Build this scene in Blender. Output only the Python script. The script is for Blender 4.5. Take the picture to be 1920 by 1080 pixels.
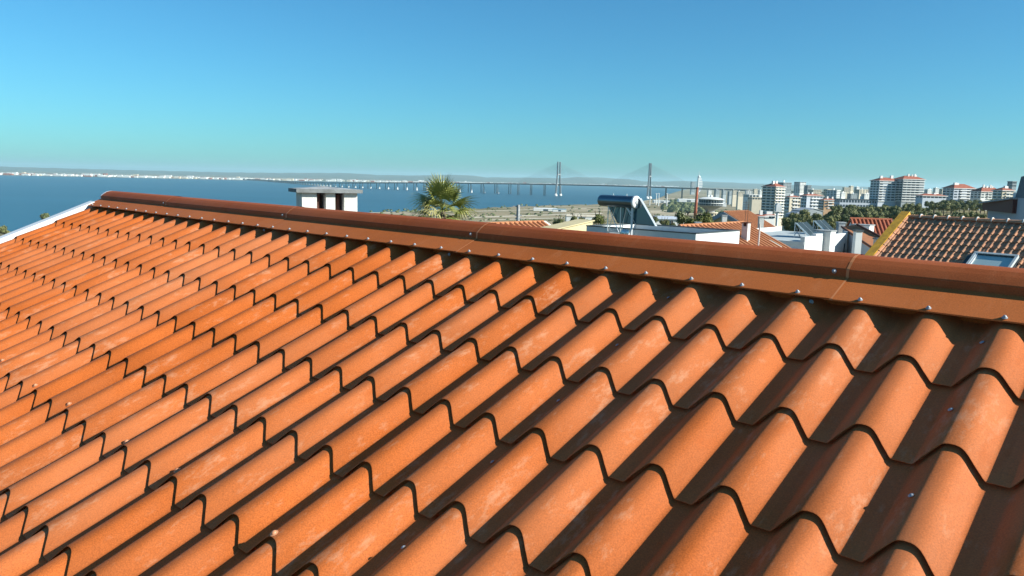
import bpy, math, random
from mathutils import Vector, Matrix

# ------------------------------------------------------------------ camera, sky, sun, exposure
S = bpy.context.scene
for o in list(bpy.data.objects): bpy.data.objects.remove(o)
COL = S.collection
F = 1428.96                      # focal length in pixels of the 1920 px wide photograph
PITCH, ROLL = -0.141902, 0.0237316
CAMZ = 69.0                      # metres above the river
CAM = Vector((0, 0, CAMZ))
_f = Vector((0, math.cos(PITCH), math.sin(PITCH))); _r = Vector((1, 0, 0)); _u = _r.cross(_f)
RT = _r*math.cos(ROLL) + _u*math.sin(ROLL)
UP = -_r*math.sin(ROLL) + _u*math.cos(ROLL)
FW = _f
cd = bpy.data.cameras.new('Camera'); cam = bpy.data.objects.new('Camera', cd); COL.objects.link(cam)
cd.sensor_width = 36; cd.lens = 36*F/1920; cd.clip_start = 0.05; cd.clip_end = 120000
cam.matrix_world = Matrix(((RT.x, UP.x, -FW.x, CAM.x), (RT.y, UP.y, -FW.y, CAM.y), (RT.z, UP.z, -FW.z, CAM.z), (0, 0, 0, 1)))
S.camera = cam
S.render.resolution_x, S.render.resolution_y = 1024, 576

SUN = Vector((.826, -.309, .469)).normalized()
W = bpy.data.worlds.new('World'); S.world = W; W.use_nodes = True
wn = W.node_tree; bg = wn.nodes['Background']
sky = wn.nodes.new('ShaderNodeTexSky'); sky.sky_type = 'NISHITA'; sky.sun_disc = False
sky.sun_elevation = math.asin(SUN.z); sky.sun_rotation = math.atan2(SUN.x, SUN.y)
sky.altitude = 70; sky.air_density = 1.0; sky.dust_density = 0.5; sky.ozone_density = 6.0
tint = wn.nodes.new('ShaderNodeMix'); tint.data_type = 'RGBA'; tint.blend_type = 'MULTIPLY'; tint.inputs[0].default_value = 1
tint.inputs[7].default_value = (.47, 1.04, 1.11, 1)
wn.links.new(sky.outputs[0], tint.inputs[6]); wn.links.new(tint.outputs[2], bg.inputs[0]); bg.inputs[1].default_value = 0.072
sl = bpy.data.lights.new('Sun', 'SUN'); so = bpy.data.objects.new('Sun', sl); COL.objects.link(so)
sl.energy = 5.0; sl.angle = math.radians(.5); sl.color = (1, .98, .89)
so.rotation_euler = SUN.to_track_quat('Z', 'Y').to_euler()
S.view_settings.view_transform = 'Standard'; S.view_settings.look = 'None'
S.view_settings.exposure = 0.8; S.view_settings.gamma = 1; S.view_settings.use_curve_mapping = False
S.render.engine = 'CYCLES'

# ------------------------------------------------------------------ helpers
rnd = random.Random(7)
def ray(px, py): return RT*((px-960)/F) - UP*((py-540)/F) + FW
def at(px, py, Y): d = ray(px, py); return CAM + d*(Y/d.y)          # point of that pixel at ground distance Y
def onz(px, py, Z): d = ray(px, py); return CAM + d*((Z-CAMZ)/d.z)   # point of that pixel on a level
def onplane(px, py, P0, N): d = ray(px, py); return CAM + d*((P0-CAM).dot(N)/d.dot(N))
def project(p):
    q = p-CAM; z = q.dot(FW); return 960+F*q.dot(RT)/z, 540-F*q.dot(UP)/z, z
Z3 = Vector((0, 0, 1))

def mat(name, col, rough=.7, var=.15, scale=3.0, spec=.5, metal=0.0, col2=None, bump=0.0, bscale=40.0, detail=5, coord='Object', stretch=None, ramp=(.35, .65)):
    m = bpy.data.materials.new(name); m.use_nodes = True; nt = m.node_tree
    b = nt.nodes['Principled BSDF']; b.inputs['Roughness'].default_value = rough; b.inputs['Metallic'].default_value = metal
    b.inputs['Specular IOR Level'].default_value = spec
    tc = nt.nodes.new('ShaderNodeTexCoord'); src = tc.outputs[coord]
    if stretch:
        mp = nt.nodes.new('ShaderNodeMapping'); mp.inputs['Scale'].default_value = stretch
        nt.links.new(src, mp.inputs[0]); src = mp.outputs[0]
    no = nt.nodes.new('ShaderNodeTexNoise'); no.inputs['Scale'].default_value = scale; no.inputs['Detail'].default_value = detail
    nt.links.new(src, no.inputs['Vector'])
    cr = nt.nodes.new('ShaderNodeValToRGB'); cr.color_ramp.elements[0].position, cr.color_ramp.elements[1].position = ramp
    if col2 is None: col2 = tuple(min(1, c*(1+var)) for c in col); col = tuple(c*(1-var) for c in col)
    cr.color_ramp.elements[0].color = (*col, 1); cr.color_ramp.elements[1].color = (*col2, 1)
    nt.links.new(no.outputs[0], cr.inputs[0]); nt.links.new(cr.outputs[0], b.inputs['Base Color'])
    if bump:
        n2 = nt.nodes.new('ShaderNodeTexNoise'); n2.inputs['Scale'].default_value = bscale; n2.inputs['Detail'].default_value = 3
        nt.links.new(src, n2.inputs['Vector'])
        bp = nt.nodes.new('ShaderNodeBump'); bp.inputs['Strength'].default_value = bump; bp.inputs['Distance'].default_value = .02
        nt.links.new(n2.outputs[0], bp.inputs['Height']); nt.links.new(bp.outputs[0], b.inputs['Normal'])
    return m

def tag(o, label=None, cat=None, group=None, kind=None):
    if label: o['label'] = label
    if cat: o['category'] = cat
    if group: o['group'] = group
    if kind: o['kind'] = kind
    return o
def thing(name, label, cat, loc=(0, 0, 0), rz=0, group=None):
    o = bpy.data.objects.new(name, None); COL.objects.link(o); o.location = loc; o.rotation_euler = (0, 0, rz)
    o.empty_display_size = .2
    return tag(o, label, cat, group)
def link(name, me, parent=None):
    o = bpy.data.objects.new(name, me); COL.objects.link(o)
    if parent: o.parent = parent
    return o
def copy_tree(o, parent=None):
    c = o.copy(); COL.objects.link(c); c.parent = parent
    for ch in list(o.children): copy_tree(ch, c)
    return c

class MB:
    def __init__(s): s.v = []; s.f = []
    def quad(s, a, b, c, d): n = len(s.v); s.v += [tuple(a), tuple(b), tuple(c), tuple(d)]; s.f.append((n, n+1, n+2, n+3)); return s
    def poly(s, pts): n = len(s.v); s.v += [tuple(p) for p in pts]; s.f.append(tuple(range(n, n+len(pts)))); return s
    def hexa(s, p):      # 8 points, bottom 0-3 counter-clockwise, top 4-7
        n = len(s.v); s.v += [tuple(q) for q in p]
        s.f += [(n+3, n+2, n+1, n), (n+4, n+5, n+6, n+7)] + [(n+i, n+(i+1) % 4, n+4+(i+1) % 4, n+4+i) for i in range(4)]; return s
    def box(s, x0, x1, y0, y1, z0, z1): return s.hexa([(x0, y0, z0), (x1, y0, z0), (x1, y1, z0), (x0, y1, z0), (x0, y0, z1), (x1, y0, z1), (x1, y1, z1), (x0, y1, z1)])
    def prism(s, pts, d):    # polygon swept along d, closed
        n = len(s.v); k = len(pts); s.v += [tuple(p) for p in pts] + [tuple(Vector(p)+Vector(d)) for p in pts]
        s.f += [tuple(range(n+k-1, n-1, -1)), tuple(range(n+k, n+2*k))] + [(n+i, n+(i+1) % k, n+k+(i+1) % k, n+k+i) for i in range(k)]; return s
    def tube(s, path, rad, seg=8, cap=True):
        n0 = len(s.v); pts = [Vector(p) for p in path]; rr = rad if isinstance(rad, (list, tuple)) else [rad]*len(pts)
        for i, p in enumerate(pts):
            t = (pts[min(i+1, len(pts)-1)]-pts[max(i-1, 0)]).normalized()
            a = t.cross(Vector((0, 0, 1)) if abs(t.z) < .9 else Vector((1, 0, 0))).normalized(); b = t.cross(a)
            for j in range(seg):
                an = 2*math.pi*j/seg; s.v.append(tuple(p+(a*math.cos(an)+b*math.sin(an))*rr[i]))
        for i in range(len(pts)-1):
            for j in range(seg):
                a0 = n0+i*seg+j; a1 = n0+i*seg+(j+1) % seg; s.f.append((a0, a0+seg, a1+seg, a1))
        if cap: s.f.append(tuple(n0+j for j in range(seg))); s.f.append(tuple(n0+(len(pts)-1)*seg+j for j in range(seg-1, -1, -1)))
        return s
    def lathe(s, prof, seg=24):
        n0 = len(s.v)
        for r, z in prof:
            for j in range(seg): a = 2*math.pi*j/seg; s.v.append((r*math.cos(a), r*math.sin(a), z))
        for i in range(len(prof)-1):
            for j in range(seg): s.f.append((n0+i*seg+j, n0+i*seg+(j+1) % seg, n0+(i+1)*seg+(j+1) % seg, n0+(i+1)*seg+j))
        return s
    def me(s, name, m, smooth=False):
        me = bpy.data.meshes.new(name); me.from_pydata(s.v, [], s.f); me.materials.append(m)
        if smooth: me.polygons.foreach_set('use_smooth', [True]*len(me.polygons))
        me.update(); return me
    def build(s, name, m, parent=None, smooth=False): return link(name, s.me(name, m, smooth), parent)

def smooth_by_angle(me, deg=35):
    me.polygons.foreach_set('use_smooth', [True]*len(me.polygons))
    try: me.set_sharp_from_angle(angle=math.radians(deg))
    except Exception: pass

# ------------------------------------------------------------------ materials
def roof_metal(name, base, worn, edge, wornamt=.5, rough=.5):
    m = bpy.data.materials.new(name); m.use_nodes = True; nt = m.node_tree; N = nt.nodes; L = nt.links
    b = N['Principled BSDF']
    ge = N.new('ShaderNodeNewGeometry'); tc = N.new('ShaderNodeTexCoord'); oi = N.new('ShaderNodeObjectInfo')
    def noise(scale, detail=4, rough=.5, src=None):
        n = N.new('ShaderNodeTexNoise'); n.inputs['Scale'].default_value = scale; n.inputs['Detail'].default_value = detail
        n.inputs['Roughness'].default_value = rough; L.new(src or ge.outputs['Position'], n.inputs['Vector']); return n
    def ramp(src, p0, p1, c0, c1):
        r = N.new('ShaderNodeValToRGB'); r.color_ramp.elements[0].position = p0; r.color_ramp.elements[1].position = p1
        r.color_ramp.elements[0].color = (*c0, 1); r.color_ramp.elements[1].color = (*c1, 1); L.new(src, r.inputs[0]); return r
    def mix(a, bb, fac, mode='MIX'):
        x = N.new('ShaderNodeMix'); x.data_type = 'RGBA'; x.blend_type = mode
        L.new(a, x.inputs[6]); 
        if isinstance(bb, tuple): x.inputs[7].default_value = (*bb, 1)
        else: L.new(bb, x.inputs[7])
        if isinstance(fac, float): x.inputs[0].default_value = fac
        else: L.new(fac, x.inputs[0])
        return x.outputs[2]
    def dot(ax, k):
        d = N.new('ShaderNodeVectorMath'); d.operation = 'DOT_PRODUCT'; L.new(ge.outputs['Position'], d.inputs[0]); d.inputs[1].default_value = tuple(Vector(ax)*k); return d.outputs['Value']
    cb_ = N.new('ShaderNodeCombineXYZ'); L.new(dot(ROOF_AX[0], 1.0), cb_.inputs[0]); L.new(dot(ROOF_AX[1], .38), cb_.inputs[1]); L.new(dot(ROOF_AX[2], .6), cb_.inputs[2]); uv = cb_.outputs[0]
    big = noise(2.3, 3)
    c = ramp(big.outputs[0], .3, .7, tuple(v*.86 for v in base), tuple(min(1, v*1.1) for v in base)).outputs[0]
    grain = noise(260, 3)                                         # sandy coating grain
    g = ramp(grain.outputs[0], .3, .7, (.52, .52, .52), (1.38, 1.38, 1.38)).outputs[0]
    c = mix(c, g, .55, 'MULTIPLY')
    # broad pale film: peach sheen put into the colour; scuffs: ragged pale dusty patches
    sheen_film = noise(1.1, 6, .65, uv); fr_ = ramp(sheen_film.outputs[0], .42, .68, (0, 0, 0), (.42, .42, .42)); c = mix(c, tuple(.35*a_+.65*b2 for a_, b2 in zip(base, worn)), fr_.outputs[0])
    w1 = noise(9, 8, .66, uv); w2 = noise(38, 7, .74, uv)
    mm = N.new('ShaderNodeMath'); mm.operation = 'MULTIPLY'; L.new(w1.outputs[0], mm.inputs[0]); L.new(w2.outputs[0], mm.inputs[1])
    wr = ramp(mm.outputs[0], .285, .40, (0, 0, 0), (1, 1, 1))
    sc = N.new('ShaderNodeMath'); sc.operation = 'MULTIPLY'; sc.inputs[1].default_value = wornamt; L.new(wr.outputs[0], sc.inputs[0])
    pt = ramp(oi.outputs['Random'], 0, 1, (.93, .92, .91), (1.06, 1.07, 1.08)).outputs[0]; c = mix(c, pt, 1.0, 'MULTIPLY')
    c = mix(c, worn, sc.outputs[0])
    d1 = noise(11, 6, .7, uv); dr = ramp(d1.outputs[0], .56, .72, (0, 0, 0), (.45, .45, .45)); c = mix(c, edge, dr.outputs[0])
    L.new(c, b.inputs['Base Color'])
    rr = ramp(w1.outputs[0], .3, .7, (rough-.08,)*3, (rough+.12,)*3); L.new(rr.outputs[0], b.inputs['Roughness'])
    b.inputs['Specular IOR Level'].default_value = .12
    bp = N.new('ShaderNodeBump'); bp.inputs['Strength'].default_value = .25; bp.inputs['Distance'].default_value = .0012
    L.new(grain.outputs[0], bp.inputs['Height']); L.new(bp.outputs[0], b.inputs['Normal'])
    return m
M = {}
_t, _a = -0.737476, 0.389012; _h = Vector((math.sin(_t), -math.cos(_t), 0))
ROOF_AX = (Vector((math.cos(_t), math.sin(_t), 0)), _h*math.cos(_a)-Z3*math.sin(_a), _h*math.sin(_a)+Z3*math.cos(_a))   # along the ridge, down the slope, out of the roof
M['tile'] = roof_metal('roof_tile_coating', (.455, .110, .022), (.55, .27, .15), (.40, .085, .014), .6, .6)
M['ridge'] = roof_metal('ridge_coating', (.43, .112, .024), (.49, .18, .075), (.38, .09, .018), .3, .6)
M['cap'] = roof_metal('ridge_cap_coating', (.33, .075, .019), (.42, .15, .065), (.29, .062, .014), .3, .6)
M['joint'] = mat('bare_joint_edge', (.52, .19, .065), .5, .1, 8)
M['zinc'] = mat('zinc_screw', (.34, .36, .38), .55, .1, 30, metal=.3)
M['rustscrew'] = mat('painted_screw', (.55, .24, .12), .5, .1, 30)
M['white_trim'] = mat('white_trim', (.62, .63, .64), .45, .04, 2)
M['plaster'] = mat('white_plaster', (.60, .61, .60), .85, .05, 1.3, bump=.15, bscale=25)
M['plaster_old'] = mat('old_white_plaster', (.62, .61, .58), .9, .1, 6, bump=.4, bscale=30, col2=(.52, .50, .46))
M['concrete'] = mat('concrete', (.30, .31, .31), .9, .2, 6, bump=.3)
M['slab'] = mat('weathered_slab', (.17, .18, .18), .9, .25, 6, bump=.3)
M['cream'] = mat('cream_wall', (.52, .44, .25), .85, .06, .8)
M['yellow'] = mat('yellow_verge', (.74, .38, .03), .85, .12, 6, col2=(.52, .26, .03), bump=.3)
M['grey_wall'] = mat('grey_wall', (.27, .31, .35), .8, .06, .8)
M['dark'] = mat('dark_coping', (.045, .055, .06), .6, .2, 4)
M['soot'] = mat('soot_brick', (.09, .035, .022), .9, .3, 14)
M['deck'] = mat('roof_membrane', (.38, .42, .42), .8, .12, 1.5)
M['orange_roof'] = mat('orange_clay', (.36, .13, .05), .85, .2, 2.2, col2=(.44, .18, .075))
M['red_roof'] = mat('red_clay', (.36, .10, .045), .85, .2, 2.2)
M['apt_roof'] = mat('apartment_red_roof', (.30, .085, .045), .85, .15, .5)
M['tank'] = mat('tank_steel', (.13, .16, .19), .28, .05, 2, metal=.75)
M['alu'] = mat('aluminium', (.70, .72, .72), .35, .06, 5, metal=.6)
M['collector'] = mat('collector_back', (.022, .035, .035), .45, .25, 2)
M['glass'] = mat('glass_pane', (.05, .10, .12), .06, .1, .5, spec=.8)
M['skyglass'] = mat('sky_tinted_glass', (.36, .46, .45), .12, .1, .5, spec=1.0)  # pale blue base colour stands in for the reflected sky
M['frame'] = mat('grey_frame', (.50, .53, .52), .45, .05, 5)
M['maroon'] = mat('maroon_cladding', (.07, .022, .018), .7, .25, 3, stretch=(6, 6, .2))
M['brick'] = mat('stack_brick', (.34, .10, .055), .9, .2, .8)
M['apt_white'] = mat('apartment_white', (.66, .66, .63), .8, .05, .15)
M['apt_cream'] = mat('apartment_cream', (.55, .48, .36), .8, .05, .15)
M['apt_blue'] = mat('apartment_bluegrey', (.44, .48, .53), .8, .05, .15)
M['apt_ochre'] = mat('apartment_ochre', (.38, .24, .13), .8, .06, .15)
M['apt_grey'] = mat('apartment_grey', (.24, .27, .28), .8, .06, .15)
M['window'] = mat('dark_window', (.04, .06, .075), .25, .3, .6)
M['bridge'] = mat('bridge_concrete', (.24, .25, .25), .8, .06, .02)
M['bridgedark'] = mat('bridge_deck_edge', (.07, .078, .082), .8, .06, .02)
M['bark'] = mat('bark', (.11, .08, .055), .95, .3, 6, bump=.5)
def leafmat(name, c, c2, scale=1.2, trans=.25):
    m = mat(name, c, .6, .2, scale, col2=c2, detail=3, ramp=(.3, .7), spec=.3)
    b = m.node_tree.nodes['Principled BSDF']
    b.inputs['Transmission Weight'].default_value = 0
    b.inputs['Subsurface Weight'].default_value = 0
    return m
M['leaf'] = leafmat('leaf_olive', (.10, .115, .038), (.225, .225, .088), .8)
M['leaf2'] = leafmat('leaf_dark', (.072, .095, .034), (.17, .185, .068), .8)
M['leaf3'] = leafmat('leaf_pine', (.07, .095, .022), (.16, .17, .045), .8)
M['palm'] = leafmat('palm_green', (.12, .15, .03), (.32, .32, .09), 2.5)
M['palm2'] = leafmat('palm_yellowing', (.28, .26, .08), (.48, .42, .18), 2.5)
M['palmdry'] = leafmat('palm_dry', (.24, .16, .08), (.40, .31, .17), 2.5)

# ------------------------------------------------------------------ setting: ground, water, far shore, hills, air
def interp(tab, x):
    if x <= tab[0][0]: return tab[0][1]
    for (a, b), (c, d) in zip(tab, tab[1:]):
        if x <= c: return b+(d-b)*(x-a)/(c-a)
    return tab[-1][1]
def sstep(a, b, x): t = max(0, min(1, (x-a)/(b-a))); return t*t*(3-2*t)
SHORE = [(-180, 9.9), (-112, 9.9), (-100, 6.8), (-34, math.log(950)), (-11.3, math.log(1517)), (-3.2, math.log(1810)), (0, math.log(2025)), (6.8, math.log(2465)), (9.2, math.log(2950)), (10.6, math.log(3500)), (12, math.log(7000)), (14, 9.9), (180, 9.9)]
def hills_noise(x, y): return math.sin(x*.021+1.3)*math.cos(y*.017)+.5*math.sin(x*.06+y*.045)
def gz(x, y):
    D = math.hypot(x, y); ph = math.degrees(math.atan2(x, y))
    v = max(3.0, 61.0-.062*max(0, D-25))
    h = 61.0-.012*D if D < 900 else max(34, 50.2-.02*(D-900))
    w = sstep(16.5, 26, ph)*(1-sstep(100, 150, ph)) if ph > 0 else 0
    if abs(ph) > 100: v = 61.0; w = 0
    z = v*(1-w)+h*w
    if z > 3.2: z += .5*hills_noise(x, y)*min(1, D/200)
    return z
mb = MB(); phs = [-180+2*i for i in range(60)]+[-60+.5*i for i in range(240)]+[60+2*i for i in range(60)]; NR = 110
for ph in phs:
    a = math.radians(ph); ls = interp(SHORE, ph); wob = 1+.012*math.sin(ph*3.1)+.008*math.sin(ph*7.7)
    for k in range(NR+1):
        r = math.exp(math.log(3)+(ls-math.log(3))*k/NR)*(wob if k > NR*.6 else 1)
        x, y = r*math.sin(a), r*math.cos(a); z = gz(x, y)
        if ls < 9.8: z = -3.0 if k == NR else (min(z, 1.2) if k == NR-1 else z)
        mb.v.append((x, y, z))
n = len(phs)
for i in range(n):
    for k in range(NR):
        a0 = i*(NR+1)+k; b0 = ((i+1) % n)*(NR+1)+k; mb.f.append((a0, b0, b0+1, a0+1))
mb.f.append(tuple(i*(NR+1) for i in range(n-1, -1, -1)))

gm = bpy.data.materials.new('ground_soil'); gm.use_nodes = True; nt = gm.node_tree; N = nt.nodes; L = nt.links
b = N['Principled BSDF']; b.inputs['Roughness'].default_value = .95; b.inputs['Specular IOR Level'].default_value = .1
ge = N.new('ShaderNodeNewGeometry')
def gnoise(sc, stretch, detail=4):
    mp = N.new('ShaderNodeMapping'); mp.inputs['Scale'].default_value = stretch; L.new(ge.outputs['Position'], mp.inputs[0])
    mp.inputs['Rotation'].default_value = (0, 0, math.radians(-7))
    no = N.new('ShaderNodeTexNoise'); no.inputs['Scale'].default_value = sc; no.inputs['Detail'].default_value = detail; L.new(mp.outputs[0], no.inputs['Vector']); return no
fl = gnoise(1, (.0016, .0085, .01), 6); cr = N.new('ShaderNodeValToRGB'); L.new(fl.outputs[0], cr.inputs[0])
el = cr.color_ramp.elements; el[0].position = .33; el[0].color = (.10, .10, .045, 1); el[1].position = .68; el[1].color = (.46, .38, .26, 1)
for p, c in ((.42, (.19, .165, .085)), (.49, (.33, .26, .16)), (.53, (.17, .15, .075)), (.58, (.37, .30, .20))):
    e = el.new(p); e.color = (*c, 1)
hn = gnoise(1, (.03, .03, .03), 6); ch = N.new('ShaderNodeValToRGB'); L.new(hn.outputs[0], ch.inputs[0])
el = ch.color_ramp.elements; el[0].position = .38; el[0].color = (.07, .075, .03, 1); el[1].position = .62; el[1].color = (.30, .235, .115, 1)
sx = N.new('ShaderNodeSeparateXYZ'); L.new(ge.outputs['Position'], sx.inputs[0])
mr = N.new('ShaderNodeMapRange'); mr.inputs['From Min'].default_value = 3.5; mr.inputs['From Max'].default_value = 14; L.new(sx.outputs[2], mr.inputs[0])
mx = N.new('ShaderNodeMix'); mx.data_type = 'RGBA'; L.new(mr.outputs[0], mx.inputs[0]); L.new(cr.outputs[0], mx.inputs[6]); L.new(ch.outputs[0], mx.inputs[7])
L.new(mx.outputs[2], b.inputs['Base Color'])
ground = tag(mb.build('ground', gm, smooth=True), 'sandy flats and dry hillside running down to the river', 'ground', kind='structure')

wm = bpy.data.materials.new('river_water'); wm.use_nodes = True; nt = wm.node_tree; N = nt.nodes; L = nt.links
b = N['Principled BSDF']; b.inputs['Roughness'].default_value = .32; b.inputs['Specular IOR Level'].default_value = .28
ge = N.new('ShaderNodeNewGeometry'); mp = N.new('ShaderNodeMapping'); mp.inputs['Scale'].default_value = (.0006, .004, 1); L.new(ge.outputs['Position'], mp.inputs[0])
no = N.new('ShaderNodeTexNoise'); no.inputs['Scale'].default_value = 1; no.inputs['Detail'].default_value = 6; L.new(mp.outputs[0], no.inputs['Vector'])
cr = N.new('ShaderNodeValToRGB'); L.new(no.outputs[0], cr.inputs[0]); cr.color_ramp.elements[0].position = .35; cr.color_ramp.elements[1].position = .65
cr.color_ramp.elements[0].color = (.010, .055, .085, 1); cr.color_ramp.elements[1].color = (.018, .078, .115, 1); L.new(cr.outputs[0], b.inputs['Base Color'])
n2 = N.new('ShaderNodeTexNoise'); n2.inputs['Scale'].default_value = .08; n2.inputs['Detail'].default_value = 4; L.new(ge.outputs['Position'], n2.inputs['Vector'])
bp = N.new('ShaderNodeBump'); bp.inputs['Strength'].default_value = .6; bp.inputs['Distance'].default_value = 1.5; L.new(n2.outputs[0], bp.inputs['Height']); L.new(bp.outputs[0], b.inputs['Normal'])
mb = MB(); RW = 40000
ring = [(RW*math.cos(2*math.pi*i/96), RW*math.sin(2*math.pi*i/96), 0) for i in range(96)]
mb.poly(ring); tag(mb.build('water', wm), 'wide blue river reaching to the far shore', 'water', kind='structure')

FAR = [(-60, 7600), (-34, 7700), (-18.6, 7500), (-10, 8100), (0, 10000), (8, 11500), (14, 12500)]
fm = mat('far_land', (.10, .11, .075), .95, .3, .002, col2=(.20, .19, .13), coord='Object')
mb = MB(); st = [-60+.5*i for i in range(150)]
for ph in st:
    a = math.radians(ph); d0 = interp(FAR, ph)*(1+.01*math.sin(ph*2.3)+.006*math.sin(ph*6.1))
    for r, z in ((d0, -2), (d0+60, 3), (d0+1500, 8+6*math.sin(ph*1.7)), (38000, 10)): mb.v.append((r*math.sin(a), r*math.cos(a), z))
for i in range(len(st)-1):
    for k in range(3): a0 = i*4+k; mb.f.append((a0, a0+4, a0+5, a0+1))
tag(mb.build('far_shore', fm, smooth=True), 'low far bank of the river', 'shore', kind='structure')

HP = [(-400, 1.5), (0, 1.5), (200, .8), (440, .8), (520, 2), (560, 3), (640, 4.6), (665, 4.4), (700, 2.6), (780, 3.2), (815, 5), (850, 6.4), (880, 5.6), (905, 3), (960, 3.6), (1010, 4.6), (1040, 4.4), (1080, 7.6), (1095, 7.0), (1110, 7.8), (1150, 6.4), (1180, 4.8), (1200, 2.4), (1230, 2.6), (1262, 4.6), (1300, 5.0), (1360, 4), (1420, 3), (1500, 2.5), (1700, 1.5), (2300, 1)]
hm = mat('hill_scrub', (.05, .065, .035), .95, .3, .0015, col2=(.11, .11, .06))
mb = MB(); xs = list(range(-400, 2300, 12))
for px in xs:
    h = interp(HP, px)+.25*math.sin(px*.13)+.15*math.sin(px*.31); dirn = Vector(((px-960)/F, 1, 0))
    for Y, k in ((13000, 0), (15500, .35), (17000, .8), (18000, 1), (19500, .5), (23000, 0)):
        hz = (h*18000/F+60)*k + (8*math.sin(px*.09+k*7)*k if k < 1 else 0)
        p = dirn*Y; mb.v.append((p.x, p.y, -1+max(0, hz)))
for i in range(len(xs)-1):
    for k in range(5): a0 = i*6+k; mb.f.append((a0, a0+6, a0+7, a0+1))
tag(mb.build('hills', hm, smooth=True), 'long line of blue hills beyond the far shore', 'hills', kind='structure')

# ------------------------------------------------------------------ the tiled roof the picture is taken from
P = 0.2
TH, AL = -0.737476, 0.389012
RO = CAM + Vector((-18.7312, 34.3858, -1.72767))*P          # crest line under the ridge flashing, first wave
U = Vector((math.cos(TH), math.sin(TH), 0)); H = Vector((math.sin(TH), -math.cos(TH), 0))
V = H*math.cos(AL) - Z3*math.sin(AL); Nn = H*math.sin(AL) + Z3*math.cos(AL)
V1, LS, SK = 1.5098, 1.7173, 0.0119
def RP(n, v, h=0): return RO + (U*n + V*v + Nn*h)*P
UR = (U+V*SK).normalized()
RIDGE_U = math.atan2(U.y, U.x)
house = thing('house', 'house with long orange metal tile roof and brown ridge in the foreground', 'house', (RP(20, 6).x, RP(20, 6).y, 61.0))
HM = house.location.copy()
def hl(p): return Vector(p)-HM
WA, STEP, SWEEP = .195, .062, 1.48
prof = [(-.425, 0), (-.315, 0), (-.30, .035), (-.265, .18), (-.232, .325), (-.185, .51), (-.134, .70), (-.095, .835), (-.06, .93), (-.025, .975), (.025, 1), (.08, 1), (.125, .975), (.16, .93), (.195, .86), (.24, .73), (.28, .59), (.33, .41), (.38, .245), (.43, .075), (.455, .01), (.47, 0), (.575, 0)]
def inset(d):          # the wave moved inwards by d, the start of the next course
    out = []
    for i, (u, h) in enumerate(prof):
        a, b = prof[max(i-1, 0)], prof[min(i+1, len(prof)-1)]
        t = Vector((b[0]-a[0], (b[1]-a[1])*WA)).normalized()
        if i in (0, len(prof)-1): t = Vector((1, 0))
        out.append((u+t.y*d, h*WA-t.x*d))
    return out
def tile_mesh(length, name, d0=STEP, sweep0=SWEEP):
    mb = MB(); nu = len(prof)
    rows = [(-.15 if sweep0 else 0, d0*1.05, sweep0), (length*.5, d0*.5, SWEEP), (length-.02, .0, SWEEP), (length, .005, SWEEP), (length-.002, .012, SWEEP), (length-.13, .020, SWEEP), (length-.13, STEP+.004, SWEEP)]
    for v, d, sw in rows:
        for (u, h), (_, hf) in zip(inset(d), prof): mb.v.append(tuple((U*u + V*(v+sw*WA*(1-hf)) + Nn*(h-WA))*P))
    for r in range(len(rows)-1):
        for i in range(nu-1): a = r*nu+i; mb.f.append((a, a+nu, a+nu+1, a+1))
    me = mb.me(name, M['tile']); smooth_by_angle(me, 42); return me
full = tile_mesh(LS, 'roof_tile'); first = tile_mesh(V1+.55, 'roof_tile_top', STEP*1.2, 0)
def tile_pos(n, k): return RP(n, (V1+(k-1)*LS) if k else -.55)
cands = []
for n in range(-1, 43):
    for k in range(0, 9):
        p = tile_pos(n, k); lo = -.55 if k == 0 else V1+(k-1)*LS; q = RP(n, lo+LS*.5)
        x, y, z = project(q)
        vis = z > .15 and -120 < x < 2040 and 300 < y < 1260
        cands.append((-(1/max(z, .15)**2) if vis else 1, n, k))
cands.sort()
rest = []
for i, (w, n, k) in enumerate(cands):
    if w < 0 and i < 300:
        o = link('roof_tile', first if k == 0 else full, house); o.location = hl(tile_pos(n, k))
        
    else: rest.append((n, k))
mb = MB()
for n, k in rest:
    me = first if k == 0 else full; off = len(mb.v); d = hl(tile_pos(n, k))
    mb.v += [tuple(v.co+d) for v in me.vertices]; mb.f += [tuple(off+j for j in p.vertices) for p in me.polygons]
o = mb.build('roof_tiles_beyond_frame', M['tile'], house, True); smooth_by_angle(o.data, 40); o['kind'] = 'stuff'

# ridge: flashing strips, rounded cap sections, scalloped closure, screws
JO = [-1.75, 5.35, 14.6, 23.5, 32.45, 41.4]
def SR(n, dh, dz): return RO + (U*n + V*SK*(n-17) + H*dh + Z3*dz)*P
FL = [(.10, -.035), (.10, -.013), (-.03, .045), (-.585, .275)]
CAPP = [(-.585, .262), (-.592, .40), (-.605, .418), (-.735, .525), (-.75, .534), (-.86, .598), (-.98, .632), (-1.10, .643)]
CAPF = CAPP + [(-2.2-a, b) for a, b in reversed(CAPP[:-1])]
def strip(n0, n1, pro, lift=0, seg=6):
    mb = MB(); k = len(pro)
    for i in range(seg+1):
        n = n0+(n1-n0)*i/seg; l = lift*(i/seg)
        for a, b in pro: mb.v.append(tuple(hl(SR(n, a, b+l))))
    for i in range(seg):
        for j in range(k-1): a0 = i*k+j; mb.f.append((a0, a0+k, a0+k+1, a0+1))
    return mb
def screw_mesh(name, m, r=.0062):
    mb = MB(); mb.lathe([(0, .0), (r*1.25, 0), (r*1.3, .0018), (r*.85, .0035), (r*.8, .006), (r*.45, .0085), (0, .009)], 12); me = mb.me(name, m); smooth_by_angle(me, 50); return me
SCREW = screw_mesh('screw', M['zinc']); TSCREW = screw_mesh('tile_screw', M['rustscrew'], .0095)
def put_screw(me, p, nrm, parent):
    o = link('screw', me, parent); o.location = hl(p); o.rotation_mode = 'QUATERNION'; o.rotation_quaternion = Vector(nrm).to_track_quat('Z', 'Y'); return o
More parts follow.
